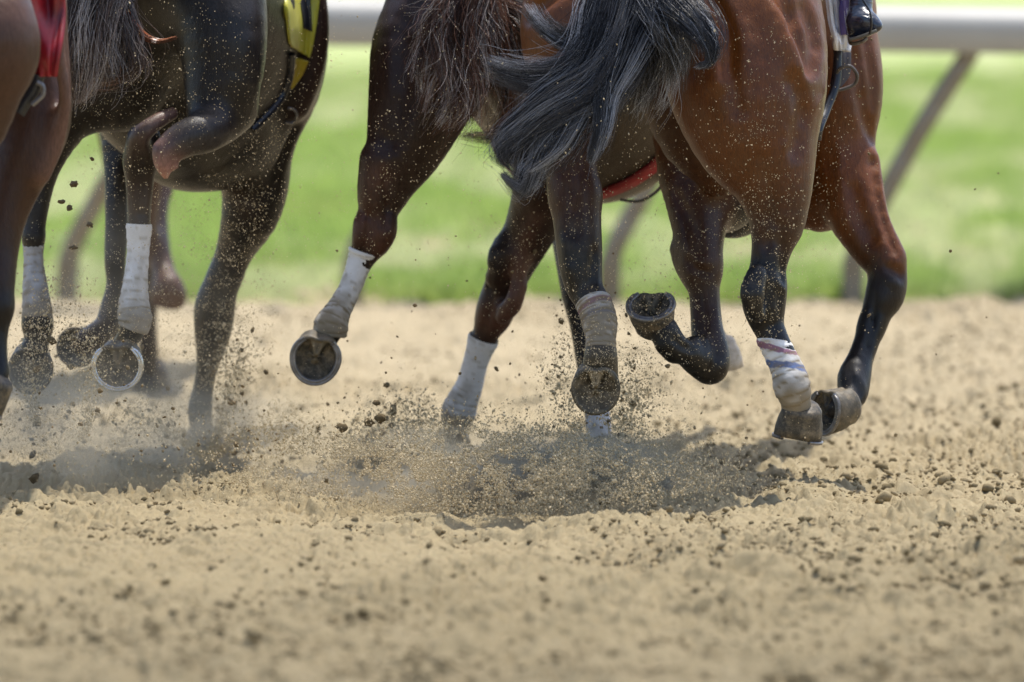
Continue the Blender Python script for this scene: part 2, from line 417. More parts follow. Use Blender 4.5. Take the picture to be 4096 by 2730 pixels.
# ------------------------------------------------------------------ lumps: clods on the ground and sand in the air
ICO = None
def ico():
    global ICO
    if ICO is None:
        import bmesh
        bm = bmesh.new(); bmesh.ops.create_icosphere(bm, subdivisions=1, radius=1)
        v1 = np.array([v.co[:] for v in bm.verts]); f1 = np.array([[x.index for x in f.verts] for f in bm.faces])
        bm2 = bmesh.new(); bmesh.ops.create_icosphere(bm2, subdivisions=2, radius=1)
        v2 = np.array([v.co[:] for v in bm2.verts]); f2 = np.array([[x.index for x in f.verts] for f in bm2.faces])
        ICO = (v1, f1, v2, f2)
    return ICO
def lumps(name, pos, size, mat, cols, smooth=False, squash=(1, 1, 1), rough=.28, fine=False):
    v1, f1, v2, f2 = ico(); v, f = (v2, f2) if fine else (v1, f1); N = len(pos); k = len(v)
    q = rng.normal(size=(N, 4)); q /= np.linalg.norm(q, axis=1)[:, None]; a, b, c, d = q.T
    Rm = np.stack([np.stack([1 - 2 * (c * c + d * d), 2 * (b * c - a * d), 2 * (b * d + a * c)], -1),
                   np.stack([2 * (b * c + a * d), 1 - 2 * (b * b + d * d), 2 * (c * d - a * b)], -1),
                   np.stack([2 * (b * d - a * c), 2 * (c * d + a * b), 1 - 2 * (b * b + c * c)], -1)], 1)
    w = v[None] * (1 + rough * rng.normal(size=(N, k, 1)) + (.22 * np.sin(rng.uniform(2, 4, (N, 1, 1)) * v[None, :, :1] * 2 + rng.uniform(0, 6, (N, 1, 1))) * np.cos(3 * v[None, :, 1:2] + rng.uniform(0, 6, (N, 1, 1))))) * rng.uniform(.6, 1.3, (N, 1, 3))
    w = np.einsum('nij,nkj->nki', Rm, w) * np.array(squash) * size[:, None, None] + pos[:, None]
    F = (f[None] + (np.arange(N) * k)[:, None, None]).reshape(-1, 3)
    return mesh_np(name, w.reshape(-1, 3), F, mat, None, smooth, np.repeat(cols, k, 0))
sandm = M('sand_lump'); _a = sandm.node('ShaderNodeAttribute', attribute_name='tint')
sandm.link(_a.outputs['Color'], sandm.b.inputs['Base Color']); sandm.b.inputs['Roughness'].default_value = .95; sandm.b.inputs['Specular IOR Level'].default_value = .15
sandm.link(sandm.bump(sandm.noise(sandm.coord(), 300, 4, .7), .8, .003), sandm.b.inputs['Normal'])
def build_clods():
    N = 150000; Y = 16.3 + 16 * rng.random(N) ** 1.35; X = rng.uniform(-1, 1, N) * Y * .075
    cl = vnoise(X * 2.3, Y * .9, 41) + .7 * vnoise(X * 7, Y * 3, 42); ok = rng.random(N) < np.clip(.28 + .8 * cl + .14 * X, .03, 1)
    X, Y = X[ok], Y[ok]; n = len(X); s = .0019 + .0080 * rng.random(n) ** 5 + (rng.random(n) < .03) * rng.uniform(.003, .010, n)
    pos = np.stack([X, Y, track_z(X, Y) + s * .35], -1)
    t = rng.random((n, 1)) ** 1.7 * .5 + .5 * np.clip((s[:, None] - .003) / .004, 0, 1) * rng.random((n, 1)); col = np.array([.13, .10, .05]) * t + np.array([.38, .30, .175]) * (1 - t)  # bigger clods darkened, standing in for their shaded sides
    o = lumps('sand_clods', pos, s, sandm.m, col, True, (1.1, 1.1, .85), .10, False)
    tag(o, 'small clods of brown sand strewn over the loose track', 'clods', kind='stuff')
build_clods()

# ------------------------------------------------------------------ the rail
def build_rail():
    r = bpy.data.objects.new('rail_fence', None); C.objects.link(r); r.location = (0, 32.6, 0)
    tag(r, 'white running rail with curved leaning posts along the grass edge of the track', 'fence')
    white = plain_mat('rail_white', (.36, .35, .32), .5, .12, 3, bump=.1); 
    pm = plain_mat('rail_post_paint', (.24, .215, .17), .6, .35, 5, c2=(.20, .145, .07))
    sc = 34133 / 32.3
    # section (y towards camera negative, z), rail follows two anchor points
    a = P(1400, 185, 32.3); b = P(3800, 214, 32.7); d = (b - a) / (b[0] - a[0])
    prof = [(.10, 0), (.0, 0), (-.012, .006), (-.015, .10), (-.012, .118), (.010, .150), (.04, .172), (.075, .182), (.11, .176), (.135, .15), (.14, .02), (.13, .004)]
    V, F = [], []; xs = np.linspace(-60, 60, 41); n = len(prof)
    for i, x in enumerate(xs):
        base = a + d * (x - a[0]); sx = 1.0 - .018 * np.clip(x, -3, 3) 
        for (y, z) in prof: V.append((x, base[1] + y - 32.6, base[2] + z * sx))
    for i in range(len(xs) - 1):
        for j in range(n):
            F.append((i * n + j, (i + 1) * n + j, (i + 1) * n + (j + 1) % n, i * n + (j + 1) % n))
    mesh_py('top_rail', V, F, white, r)
    # posts: goose neck, vertical foot bending over to carry the rail
    px = [-2290, -1480, -700, 270, 1410, 2440, 3410, 4330, 5190, 6000]
    for i, x in enumerate(px):
        Yb = 32.62; base = P(x, 1232, Yb)
        top = a + d * (P(x + 490, 190, 32.5)[0] - a[0]) + np.array([0, .06, .01])
        pts = [base - [0, 0, .1], base + [0, 0, .10], base + [.015, -.005, .22], base + (top - base) * np.array([.20, .20, 0]) + [0, 0, .375],
               base + (top - base) * np.array([.60, .60, 0]) + [0, 0, .70], top]
        pts = catmull(pts, 5); V, F = [], []; k = 12
        for j, p in enumerate(pts):
            t = nz(pts[min(j + 1, len(pts) - 1)] - pts[max(j - 1, 0)]); s1 = nz(np.cross(t, [0, 1, 0])); s2 = np.cross(s1, t)
            w = .038 if j > 8 else .042
            for q in range(k): an = 2 * math.pi * q / k; V.append(p + (s1 * math.cos(an) + s2 * math.sin(an)) * w - [0, 32.6, 0])
        for j in range(len(pts) - 1):
            for q in range(k): F.append((j * k + q, j * k + (q + 1) % k, (j + 1) * k + (q + 1) % k, (j + 1) * k + q))
        mesh_py('post', V, F, pm, r)
build_rail()

# ------------------------------------------------------------------ shared horse parts
mat_hoof = tint_mat('hoof_horn', .55, .5, 60, .004, .4, sand=.7)
mat_shoe = plain_mat('horseshoe_metal', (.30, .30, .31), .38, .5, 30, metallic=.6, bump=.5, c2=(.13, .11, .085))
mat_band = tint_mat('bandage_cloth', .8, .5, 90, .003, .2)
mat_leather = plain_mat('black_leather', (.018, .018, .022), .35, .4, 20, coat=.3)
mat_hair = M('tail_hair'); _a = mat_hair.node('ShaderNodeAttribute', attribute_name='tint')
mat_hair.link(_a.outputs['Color'], mat_hair.b.inputs['Base Color']); mat_hair.b.inputs['Roughness'].default_value = .30
mat_hair.b.inputs['Specular IOR Level'].default_value = .3
mat_hair = mat_hair.m

def hoof(parent, cx, cy, Y, n, toe, w=.060, horn=(.055, .05, .042), sole=(.13, .105, .07), shoe=True, metal=None, hgt=.082, sh_w=.014, oval=1.08):
    o = P(cx, cy, Y); n = nz(n); toe = np.array(toe, float); toe = nz(toe - n * (toe @ n)); side = np.cross(toe, n)
    def T(x, y, z): return o + side * x + toe * y - n * z
    k = 48; V = []; cols = []; F = []
    def outline(t, f):     # t angle, 0 = toe
        x = math.sin(t); y = math.cos(t); 
        yy = y * oval if y > 0 else y * .92
        notch = .16 * math.exp(-((abs(t) - math.pi) / .28) ** 2)
        return x * f, (yy + notch) * f
    rings = []   # (scale, height, yshift, colour)
    for q_ in (.10, .22, .34, .46, .58, .70, .80): rings.append(('s', q_, 0, 0, sole))
    rings += [('c', .88, -.001, 0, horn), ('c', 1.0, .0, 0, horn),
              ('c', .985, .02, -.001, horn), ('c', .93, .045, -.006, horn), ('c', .84, hgt * .86, -.014, horn), ('c', .83, hgt, -.017, tuple(.75 * x + .02 for x in horn)),
              ('c', .70, hgt + .012, -.020, horn), ('c', .35, hgt + .018, -.02, horn)]
    fr = lambda t: t
    for (_, s, z, ys, cl) in rings:
        for i in range(k):
            t = -math.pi + 2 * math.pi * i / k; x, y = outline(t, s)
            hz = z
            if z > .03: hz = z * (.72 + .28 * (math.cos(t) * .5 + .5)) + .004
            if _ == 's':      # concave sole with a wedge-shaped frog between two grooves
                hz = .019 * (1 - s * s) + .002; fw = .40 * (.30 - y) / 1.25
                if fw > 0 and y > -1:
                    e = abs(x) / max(fw, .01)
                    if e < 1: hz = .003 + (.010 * (1 - abs(x) / .06) if abs(x) < .06 and y < -.2 else 0); cl = tuple(1.3 * q for q in sole)
                    elif e < 1.5: hz += .008; cl = tuple(.35 * q for q in sole)
                hz += .003 * mnoise.noise(Vector((x * 4 + cx, y * 4 + cy, 1.0)))
            jit = 1 + .012 * math.sin(9 * t + z * 300) if z > .01 else 1
            V.append(T(x * w * jit, y * w + ys, hz)); cols.append(cl)
    for r in range(len(rings) - 1):
        for i in range(k): F.append([r * k + i, (r + 1) * k + i, (r + 1) * k + (i + 1) % k, r * k + (i + 1) % k])
    c0 = len(V); V.append(T(0, 0, .012)); cols.append(sole); c1 = len(V); V.append(T(0, -.02, hgt + .02)); cols.append(horn)
    V = np.array(V); F4 = F
    F = F4 + [[c0, i, (i + 1) % k, (i + 1) % k] for i in range(k)]
    me = bpy.data.meshes.new('hoof'); L = (len(rings) - 1) * k
    me.from_pydata([tuple(v) for v in V - parent_loc(parent)], [], [tuple(f) for f in F4] + [(c0, i, (i + 1) % k) for i in range(k)] + [(c1, L + (i + 1) % k, L + i) for i in range(k)])
    me.shade_smooth(); a = me.color_attributes.new('tint', 'FLOAT_COLOR', 'POINT')
    a.data.foreach_set('color', np.concatenate([np.array(cols), np.ones((len(cols), 1))], 1).astype(np.float32).ravel())
    me.materials.append(mat_hoof); h = bpy.data.objects.new('hoof', me); C.objects.link(h); h.parent = parent
    if shoe:
        V, F = [], []; m = 40; sect = [(-.6, .001), (-.5, -.0065), (-.1, -.0075), (0, -.004), (.1, -.0075), (.5, -.0065), (.6, .001)]
        for i in range(m):
            t = -2.5 + 5.0 * i / (m - 1); x, y = outline(t, 1.0); rr = math.hypot(x, y); ww = sh_w * (.75 if abs(t) > 2.3 else 1)
            for (q, z) in sect:
                f = (w * rr - .5 * sh_w + q * ww + .003) / (w * rr); V.append(T(x * w * f, y * w * f, z) - parent_loc(parent))
        q = len(sect)
        for i in range(m - 1):
            for j in range(q): F.append((i * q + j, i * q + (j + 1) % q, (i + 1) * q + (j + 1) % q, (i + 1) * q + j))
        F.append(tuple(range(q))); F.append(tuple(reversed(range((m - 1) * q, m * q))))
        mesh_py('horseshoe', V, F, metal or mat_shoe, h)
    return h
def parent_loc(p):
    l = np.zeros(3)
    while p is not None: l = l + np.array(p.location); p = p.parent
    return l

def bandage(parent, pts, stripes=(), dirt=(.1, .9), wraps=9, slant=.05, name='leg_bandage', label=None, white=(.84, .84, .84), a0=0, seed=1, top_slant=0.0, tone=(.25, .20, .125)):
    p = catmull(pts, 10); pos = PV(p[:, 0], p[:, 1], p[:, 2]); rad = p[:, 3] * p[:, 2] / FPX * .955
    n = len(pos); k = 40; V = []; cols = []; rr = np.random.default_rng(seed)
    L = np.concatenate([[0], np.cumsum(np.linalg.norm(np.diff(pos, axis=0), axis=1))]); L /= L[-1]; rad = rad * (1 + .085 * np.exp(-(L / .10) ** 2))
    for i in range(n):
        t = nz(pos[min(i + 1, n - 1)] - pos[max(i - 1, 0)]); s1 = nz(np.cross(t, [0, 1, 0])); s2 = np.cross(s1, t)
        for q in range(k):
            an = 2 * math.pi * q / k; e = s1 * math.cos(an) + s2 * math.sin(an)
            ph = L[i] * wraps + an / (2 * math.pi) + .25 * mnoise.noise(Vector((L[i] * 9, math.cos(an), math.sin(an) + seed)))
            sw = ph % 1.0; fold = mnoise.noise(Vector((L[i] * 26 + seed, math.cos(an) * 1.2, math.sin(an) * 1.2)))
            r = rad[i] * (1 + .05 * sw + .03 * fold)
            if i in (0, n - 1): r *= .93
            v = pos[i] + e * r + t * top_slant * math.cos(an - a0) * (1 - L[i]) ** 4
            V.append(v - parent_loc(parent))
            tt = L[i] + slant * math.cos(an - a0)
            c = np.array(white)
            dn = mnoise.noise(Vector((L[i] * 7 + seed * 3, math.cos(an) * 1.4, math.sin(an) * 1.4))) + .5 * fold
            dd = dirt[0] + (dirt[1] - dirt[0]) * L[i] + .45 * dn; dd = min(max(dd, 0), .92)
            if sw < .14: dd = min(1, dd + .35)
            if L[i] > .80 + .05 * fold: dd = max(dd, .78 + .15 * fold)
            for (s0, s1_, sc) in stripes:
                if s0 < tt < s1_: c = np.array(sc)
            cols.append(c * (1 - dd) + np.array(tone) * dd)
    F = [[i * k + q, i * k + (q + 1) % k, (i + 1) * k + (q + 1) % k, (i + 1) * k + q] for i in range(n - 1) for q in range(k)]
    o = mesh_np(name, np.array(V), np.array(F), mat_band, parent, True, np.array(cols))
    if label: o['label'] = label
    return o

def tail(parent, guides, n, width=.0008, seed=3, seg=16, root_col=(.02, .018, .018), tip_col=(.06, .055, .055), hi_col=(.16, .15, .15), wild=1.0, name='tail'):
    """guides: lists of (px,py,Y,spread_px) ; strands gather in locks that follow a guide"""
    rr = np.random.default_rng(seed); allV, allF, allC = [], [], []; off = 0; T = np.linspace(0, 1, seg)
    wts = np.array([g[1] for g in guides], float); wts /= wts.sum()
    for (g, w_), wt in zip(guides, wts):
        gp = catmull(g, 6); tt = np.linspace(0, 1, len(gp)); base = PV(gp[:, 0], gp[:, 1], gp[:, 2]); rad = gp[:, 3] * gp[:, 2] / FPX
        nk = max(3, int(n * wt / 17))
        for ki in range(nk):
            ko = rr.normal(0, .62, 3) * [1, .8, 1]; kend = rr.uniform(.55, 1.12); kb = rr.normal(0, .28, 3); kf = rr.uniform(2, 5); kp = rr.uniform(0, 6.28, 3)
            kt = rr.random(); klum = rr.uniform(.5, 1.35) ** 2.2 * (1 + (np.array([.35, 0, -.25]) * (rr.random() if tip_col[0] > .07 else 0))); m = int(rr.integers(4, 32)); wv_a = rr.uniform(.02, .10) * wild; wv_f = rr.uniform(7, 16); wv_p = rr.uniform(0, 6.28, 3); tight = rr.uniform(.0, .75)
            for s in range(m):
                e = min(1.0, kend * rr.uniform(.8, 1.05)); t = T * e
                b = np.stack([np.interp(t, tt, base[:, i]) for i in range(3)], -1); r = np.interp(t, tt, rad)[:, None]
                so_ = rr.normal(0, .33, 3) * (1 - tight * T[:, None] ** 1.2)
                fly = rr.normal(0, 1, 3) * (.85 if rr.random() < .18 else .14) * wild
                p = b + rr.normal(0, .0016, 3) * np.sin(rr.uniform(12, 30) * T[:, None] + rr.uniform(0, 6)) * T[:, None] + r * (ko + so_ + wv_a * T[:, None] * np.sin(wv_f * T[:, None] + wv_p) + kb * np.sin(kf * T[:, None] + kp) * T[:, None] + fly * T[:, None] ** 2)
                wv = width * (1.15 - .75 * T ** 2)[:, None] * rr.uniform(.7, 1.3)
                d = np.gradient(p, axis=0); d /= np.linalg.norm(d, axis=1)[:, None] + 1e-9
                u = np.cross(d, [0.3, 1, .2]); u /= np.linalg.norm(u, axis=1)[:, None] + 1e-9; v = np.cross(d, u)
                ring = np.stack([p + u * wv, p + (-.5 * u + .87 * v) * wv, p + (-.5 * u - .87 * v) * wv], 1)
                allV.append(ring.reshape(-1, 3)); i = np.arange(seg - 1)[:, None] * 3
                for q in range(3): allF.append(np.concatenate([i + q, i + (q + 1) % 3, i + 3 + (q + 1) % 3, i + 3 + q], 1) + off)
                off += seg * 3
                f = (T[:, None] * e) ** 1.3; c = (np.array(root_col) * (1 - f) + np.array(tip_col) * f) * klum
                hh = np.clip(kt * 2.6 - 1.5, 0, 1) * (.25 + .75 * T[:, None]); c = c * (1 - hh) + np.array(hi_col) * hh  # highlights painted into the colour of some locks
                allC.append(np.repeat(c * rr.uniform(.7, 1.3), 3, 0))
    V = np.concatenate(allV) - parent_loc(parent)
    return mesh_np(name, V, np.concatenate(allF), mat_hair, parent, True, np.concatenate(allC))

class Body:
    """ray casting onto a finished horse so that tack lies on it"""
    def __init__(s, o):
        me = o.data; V = np.empty(len(me.vertices) * 3, np.float32); me.vertices.foreach_get('co', V)
        V = V.reshape(-1, 3) + np.array(o.location, np.float32); s.t = BVHTree.FromPolygons(V.tolist(), [tuple(p.vertices) for p in me.polygons])
    def on(s, px, py, Y, off=.008, lim=None):
        o = Vector((0, 0, CAM_H)); q = Vector(P(px, py, Y)); d = (q - o).normalized(); h = s.t.ray_cast(o, d)
        if h[0] is None or (lim and abs(h[0].y - Y) > lim): return np.array(q)
        return np.array(h[0] - d * off)

def cloth(name, parent, rows, mat, thick=.006, wrinkle=.006, seed=0):
    """rows: list of lists of 3D points (same count)"""
    G = np.array(rows); G = np.array([catmull(r, 6) for r in G]); G = np.stack([catmull(G[:, j], 6) for j in range(G.shape[1])], 1)
    nr, nc = G.shape[:2]
    for i in range(nr):
        for j in range(nc):
            G[i, j, 1] += wrinkle * mnoise.noise(Vector((j * .22 + seed, i * .07, seed))) - .0
    V = G.reshape(-1, 3) - parent_loc(parent); idx = np.arange(nr * nc).reshape(nr, nc)
    Q = np.stack([idx[:-1, :-1], idx[1:, :-1], idx[1:, 1:], idx[:-1, 1:]], -1).reshape(-1, 4)
    o = mesh_np(name, V, Q, mat, parent, True); md = o.modifiers.new('s', 'SOLIDIFY'); md.thickness = thick; return o
def tube(name, pts, r, mat, parent, k=10, closed=False, flat=1.0):
    pts = [np.array(p, float) for p in pts]; n = len(pts); V, F = [], []; pl = parent_loc(parent)
    for j in range(n):
        a = pts[(j + 1) % n] if closed else pts[min(j + 1, n - 1)]; b = pts[j - 1] if closed else pts[max(j - 1, 0)]
        t = nz(a - b); s1 = nz(np.cross(t, [.05, 1, .02])); s2 = np.cross(s1, t)
        for q in range(k): an = 2 * math.pi * q / k; V.append(pts[j] + s1 * math.cos(an) * r + s2 * math.sin(an) * r * flat - pl)
    for j in range(n if closed else n - 1):
        for q in range(k): F.append((j * k + q, j * k + (q + 1) % k, ((j + 1) % n) * k + (q + 1) % k, ((j + 1) % n) * k + q))
    return mesh_py(name, V, F, mat, parent)
def ring_band(name, parent, c, R_, axis, width, mat, th=.004, arc=(0, 360), sy=1.0):
    axis = nz(axis); s1 = nz(np.cross(axis, [0, 0, 1])); s2 = np.cross(s1, axis); V, F = [], []; n = 96; pl = parent_loc(parent)
    for i in range(n):
        a = 2 * math.pi * i / n; e = s1 * math.cos(a) + s2 * math.sin(a) * sy
        for (w, r) in ((-.5, R_), (.5, R_), (.5, R_ + th), (-.5, R_ + th)): V.append(c + e * r + axis * w * width - pl)
    for i in range(n):
        j = (i + 1) % n
        for q in range(4): F.append((i * 4 + q, i * 4 + (q + 1) % 4, j * 4 + (q + 1) % 4, j * 4 + q))
    return mesh_py(name, V, F, mat, parent)

# ------------------------------------------------------------------ HORSE C: the bright bay on the right
def org(px, Y): p = P(px, 1000, Y); return np.array([p[0], Y, 0.0])
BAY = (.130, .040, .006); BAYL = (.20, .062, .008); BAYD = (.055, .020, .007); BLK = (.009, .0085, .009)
def horse_bay():
    f = Field()
    # trunk
    f.cap([(2650, -90, 21.75, 400), (2790, -60, 22.1, 430), (2960, 0, 22.4, 440), (3090, 40, 22.6, 410)], BAY, .15, .08)
    f.cap([(2480, 60, 21.62, 270), (2340, 130, 21.60, 220)], BAY, .2, .08)
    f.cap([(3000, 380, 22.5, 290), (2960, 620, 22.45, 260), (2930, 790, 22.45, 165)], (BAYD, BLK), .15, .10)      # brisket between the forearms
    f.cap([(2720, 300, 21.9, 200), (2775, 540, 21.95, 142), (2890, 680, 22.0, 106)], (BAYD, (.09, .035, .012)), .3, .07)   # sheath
    # right thigh, gaskin
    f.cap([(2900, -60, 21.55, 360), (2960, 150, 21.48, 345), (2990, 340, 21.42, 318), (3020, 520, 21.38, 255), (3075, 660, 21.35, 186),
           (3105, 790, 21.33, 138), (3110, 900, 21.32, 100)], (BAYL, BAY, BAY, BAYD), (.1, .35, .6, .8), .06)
    f.cap([(3110, 880, 21.32, 104), (3090, 980, 21.31, 84), (3072, 1072, 21.30, 74), (3062, 1150, 21.30, 88), (3056, 1215, 21.30, 88),
           (3068, 1290, 21.30, 68), (3092, 1350, 21.29, 52)], (BAYD, BLK, BLK, BLK), (.8, 1, 1, .9), .02)
    f.cap([(3020, 1110, 21.22, 40), (3000, 1180, 21.20, 42), (3030, 1260, 21.22, 34)], BLK, .9, .03)                          # point of hock
    f.cap([(3092, 1350, 21.29, 54), (3120, 1400, 21.28, 54), (3150, 1474, 21.27, 58), (3168, 1545, 21.26, 66), (3182, 1610, 21.28, 52), (3186, 1670, 21.30, 62)], BLK, .6, .015)
    # left thigh
    f.cap([(2330, 40, 21.62, 235), (2315, 170, 21.60, 220), (2310, 320, 21.58, 178), (2290, 500, 21.56, 134), (2282, 640, 21.54, 108), (2300, 790, 21.52, 102)], (BAYL, BAY, BAYD, BAYD), (.1, .4, .6), .06)
    f.cap([(2302, 780, 21.52, 104), (2310, 900, 21.50, 96), (2318, 1000, 21.49, 92), (2326, 1090, 21.48, 84), (2342, 1160, 21.47, 72), (2368, 1210, 21.45, 58)], (BAYD, BLK, BLK), (.6, .9), .02)
    f.cap([(2370, 1200, 21.45, 62), (2394, 1280, 21.42, 64), (2402, 1360, 21.38, 58), (2403, 1430, 21.37, 68), (2398, 1500, 21.40, 76)], ((.03, .026, .02), (.09, .075, .05)), 1, .015)
    # left fore: forearm, knee, cannon, fetlock, pastern
    f.cap([(2800, 480, 22.3, 200), (2795, 660, 22.2, 165), (2790, 800, 22.12, 130), (2796, 920, 22.08, 106), (2800, 1010, 22.05, 92), (2808, 1080, 22.04, 78)], (BAY, BAYD, (.05, .022, .011)), (.5, .8), .05)
    f.cap([(2712, 1000, 22.08, 32), (2738, 1060, 22.07, 42), (2775, 1120, 22.06, 40)], (.03, .016, .01), .4, .03)
    f.cap([(2808, 1070, 22.04, 80), (2816, 1150, 22.03, 64), (2822, 1240, 22.02, 62), (2830, 1330, 22.0, 66), (2846, 1420, 21.98, 74), (2840, 1465, 21.96, 70)], ((.06, .026, .012), (.05, .022, .013), (.018, .012, .010)), (.8, .7), .02)
    f.cap([(2838, 1462, 21.97, 76), (2795, 1445, 21.93, 66), (2742, 1412, 21.88, 52), (2700, 1378, 21.86, 50), (2655, 1325, 21.86, 62)], BLK, (.5, 1), .012)
    f.cap([(2800, 1370, 21.93, 34), (2770, 1375, 21.90, 30)], BLK, .5, .02)
    f.cap([(2690, 1420, 21.86, 34), (2655, 1385, 21.84, 34)], BLK, .8, .02)
    # right fore
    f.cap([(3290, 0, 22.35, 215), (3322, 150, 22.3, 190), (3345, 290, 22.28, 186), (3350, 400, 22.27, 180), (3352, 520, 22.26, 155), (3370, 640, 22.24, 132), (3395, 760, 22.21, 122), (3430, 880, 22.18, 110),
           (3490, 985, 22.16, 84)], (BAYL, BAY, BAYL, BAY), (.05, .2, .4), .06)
    f.cap([(3100, 640, 22.4, 190), (3170, 760, 22.35, 140), (3280, 830, 22.28, 100)], (BAYD, BAY), .6, .06)
    f.cap([(3485, 975, 22.16, 88), (3535, 1050, 22.14, 82), (3550, 1110, 22.13, 80), (3540, 1180, 22.12, 80), (3512, 1240, 22.11, 64), (3487, 1310, 22.10, 52)], (BAYD, (.02, .014, .012), BLK), (.2, .05), .02)
    f.cap([(3487, 1300, 22.10, 53), (3462, 1380, 22.08, 52), (3440, 1440, 22.06, 54), (3416, 1515, 22.03, 68), (3412, 1580, 22.0, 58), (3380, 1610, 21.97, 48), (3350, 1630, 21.95, 56)], (BLK, (.025, .024, .025)), (.05, .3), .02)
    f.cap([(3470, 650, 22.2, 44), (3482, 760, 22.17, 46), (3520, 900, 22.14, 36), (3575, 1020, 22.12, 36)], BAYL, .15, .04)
    f.cap([(2860, 700, 22.2, 150), (2900, 800, 22.2, 130)], (BLK, BLK), .15, .08)
    # muscle lines; the lighter ridges put coat highlights into shape and colour
    G = f.groove
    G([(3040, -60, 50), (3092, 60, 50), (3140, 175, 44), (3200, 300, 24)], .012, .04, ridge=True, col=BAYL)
    G([(3110, -60, 30), (3160, 60, 30), (3200, 170, 26), (3235, 285, 14)], .020, .03)
    G([(3235, 40, 26), (3265, 150, 30), (3262, 260, 16)], .012, .03)
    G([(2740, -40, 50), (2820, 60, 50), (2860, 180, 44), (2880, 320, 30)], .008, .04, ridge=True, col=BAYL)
    G([(2800, -60, 22), (2868, 40, 24), (2908, 147, 26), (2918, 290, 24), (2950, 440, 16)], .016, .025)
    G([(3180, 330, 18), (3215, 440, 22), (3190, 600, 18)], .010, .03)
    G([(3040, 640, 16), (3078, 800, 20), (3075, 930, 16), (3050, 1050, 10)], .008, .02)
    G([(3120, 900, 10), (3128, 1040, 12), (3122, 1180, 12), (3098, 1300, 8)], .007, .012)
    G([(3020, 1030, 8), (3022, 1130, 10)], .006, .012)
    G([(3035, 1080, 22), (3030, 1180, 24)], .008, .02, ridge=True, col=BLK, mud=.9)
    G([(2120, 60, 18), (2190, 0, 18), (2260, -60, 20)], .012, .03)
    G([(2260, 560, 14), (2285, 760, 16), (2300, 930, 12)], .008, .02)
    G([(3405, 190, 22), (3440, 300, 26), (3462, 430, 26), (3488, 545, 10)], .014, .025)
    G([(3470, 170, 14), (3492, 300, 18), (3500, 420, 14)], .009, .02)
    G([(3505, 590, 12), (3490, 700, 18), (3500, 790, 18), (3530, 900, 16), (3570, 1010, 10)], .013, .018)
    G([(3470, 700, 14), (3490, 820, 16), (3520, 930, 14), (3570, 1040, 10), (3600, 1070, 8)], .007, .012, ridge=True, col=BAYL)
    G([(3410, 760, 20), (3440, 860, 22), (3480, 950, 14)], .007, .03)
    G([(3560, 1080, 14), (3600, 1100, 16)], .006, .015)
    G([(3500, 1190, 8), (3492, 1300, 10), (3462, 1410, 8)], .006, .01)
    G([(3400, 1480, 8), (3430, 1530, 10), (3440, 1580, 8)], .005, .012)
    G([(2790, 1120, 10), (2800, 1250, 12), (2812, 1370, 8)], .006, .012)
    G([(2700, 780, 14), (2760, 900, 16), (2790, 1010, 10)], .007, .02)
    G([(3070, 1090, 16), (3100, 1130, 18), (3130, 1160, 12)], .006, .01, ridge=True, col=BLK, mud=.9)
    G([(3085, 1220, 10), (3100, 1280, 12), (3112, 1350, 8)], .006, .008, ridge=True, col=BLK, mud=.9)
    G([(2385, 1000, 12), (2370, 1080, 14), (2360, 1150, 8)], .007, .012)
    G([(2265, 960, 16), (2275, 1050, 18), (2300, 1140, 10)], .006, .012, ridge=True, col=BLK, mud=.9)
    G([(3520, 1090, 18), (3560, 1120, 20), (3590, 1150, 14)], .006, .012, ridge=True, col=BLK, mud=.05)
    G([(3475, 1250, 9), (3452, 1370, 10), (3424, 1470, 8)], .005, .007, ridge=True, col=BLK, mud=.05)
    G([(3420, 1500, 16), (3440, 1540, 14)], .006, .01, ridge=True, col=(.05, .05, .055), mud=.1)
    G([(2850, 1120, 8), (2862, 1240, 10), (2868, 1360, 8)], .005, .008, ridge=True, col=(.03, .016, .012))
    G([(2750, 1040, 12), (2790, 1080, 14), (2830, 1090, 10)], .005, .012)
    G([(2870, 1420, 14), (2840, 1490, 14), (2790, 1500, 10)], .005, .012)
    G([(2700, 1360, 10), (2740, 1390, 12), (2770, 1400, 8)], .006, .01)
    for v in ([(3330, 560, 6), (3360, 620, 6), (3352, 700, 5), (3385, 780, 5)], [(3150, 380, 5), (3120, 470, 6), (3140, 560, 5), (3110, 640, 5)], [(3300, 300, 5), (3290, 380, 6), (3255, 440, 5)],
              [(3465, 560, 5), (3450, 640, 5), (3468, 720, 5)]):
        G(v, .0035, .008, ridge=True, col=BAY)
    # neck and head, above the picture
    f.world([(.62, 22.6, 1.52, .22), (.80, 23.1, 1.68, .19), (.95, 23.5, 1.80, .15), (1.0, 23.7, 1.82, .13)], col=BAY)
    f.world([(1.0, 23.7, 1.82, .13), (1.08, 24.0, 1.68, .10), (1.14, 24.2, 1.54, .075), (1.16, 24.28, 1.49, .06)], col=BAY)
    O = org(2900, 21.8)
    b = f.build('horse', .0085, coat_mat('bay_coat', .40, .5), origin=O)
    tag(b, 'bright bay racehorse with black lower legs, black tail and blue striped hind bandages, rightmost', 'horse', 'galloping racehorses')
    B = Body(b)
    horn = (.045, .042, .038)
    hoof(b, 3190, 1752, 21.30, (-.17, .06, -1), (.15, 1, 0), .061, horn=(.06, .052, .04))
    hoof(b, 2383, 1556, 21.32, (0, -1, -.12), (0, 0, -1), .062, horn=(.09, .078, .055), sole=(.2, .155, .09), shoe=False, oval=1.1)
    hoof(b, 2603, 1222, 21.84, (-.10, -.60, .80), (-.1, -.8, -.58), .061, horn=(.05, .047, .043), sole=(.10, .085, .055), oval=1.05)
    hoof(b, 3300, 1640, 21.93, (-.80, -.60, .05), (.12, .15, -1), .060, horn=(.10, .085, .06), sole=(.04, .036, .03))
    pur = (.30, .14, .24); blu = (.07, .19, .52)
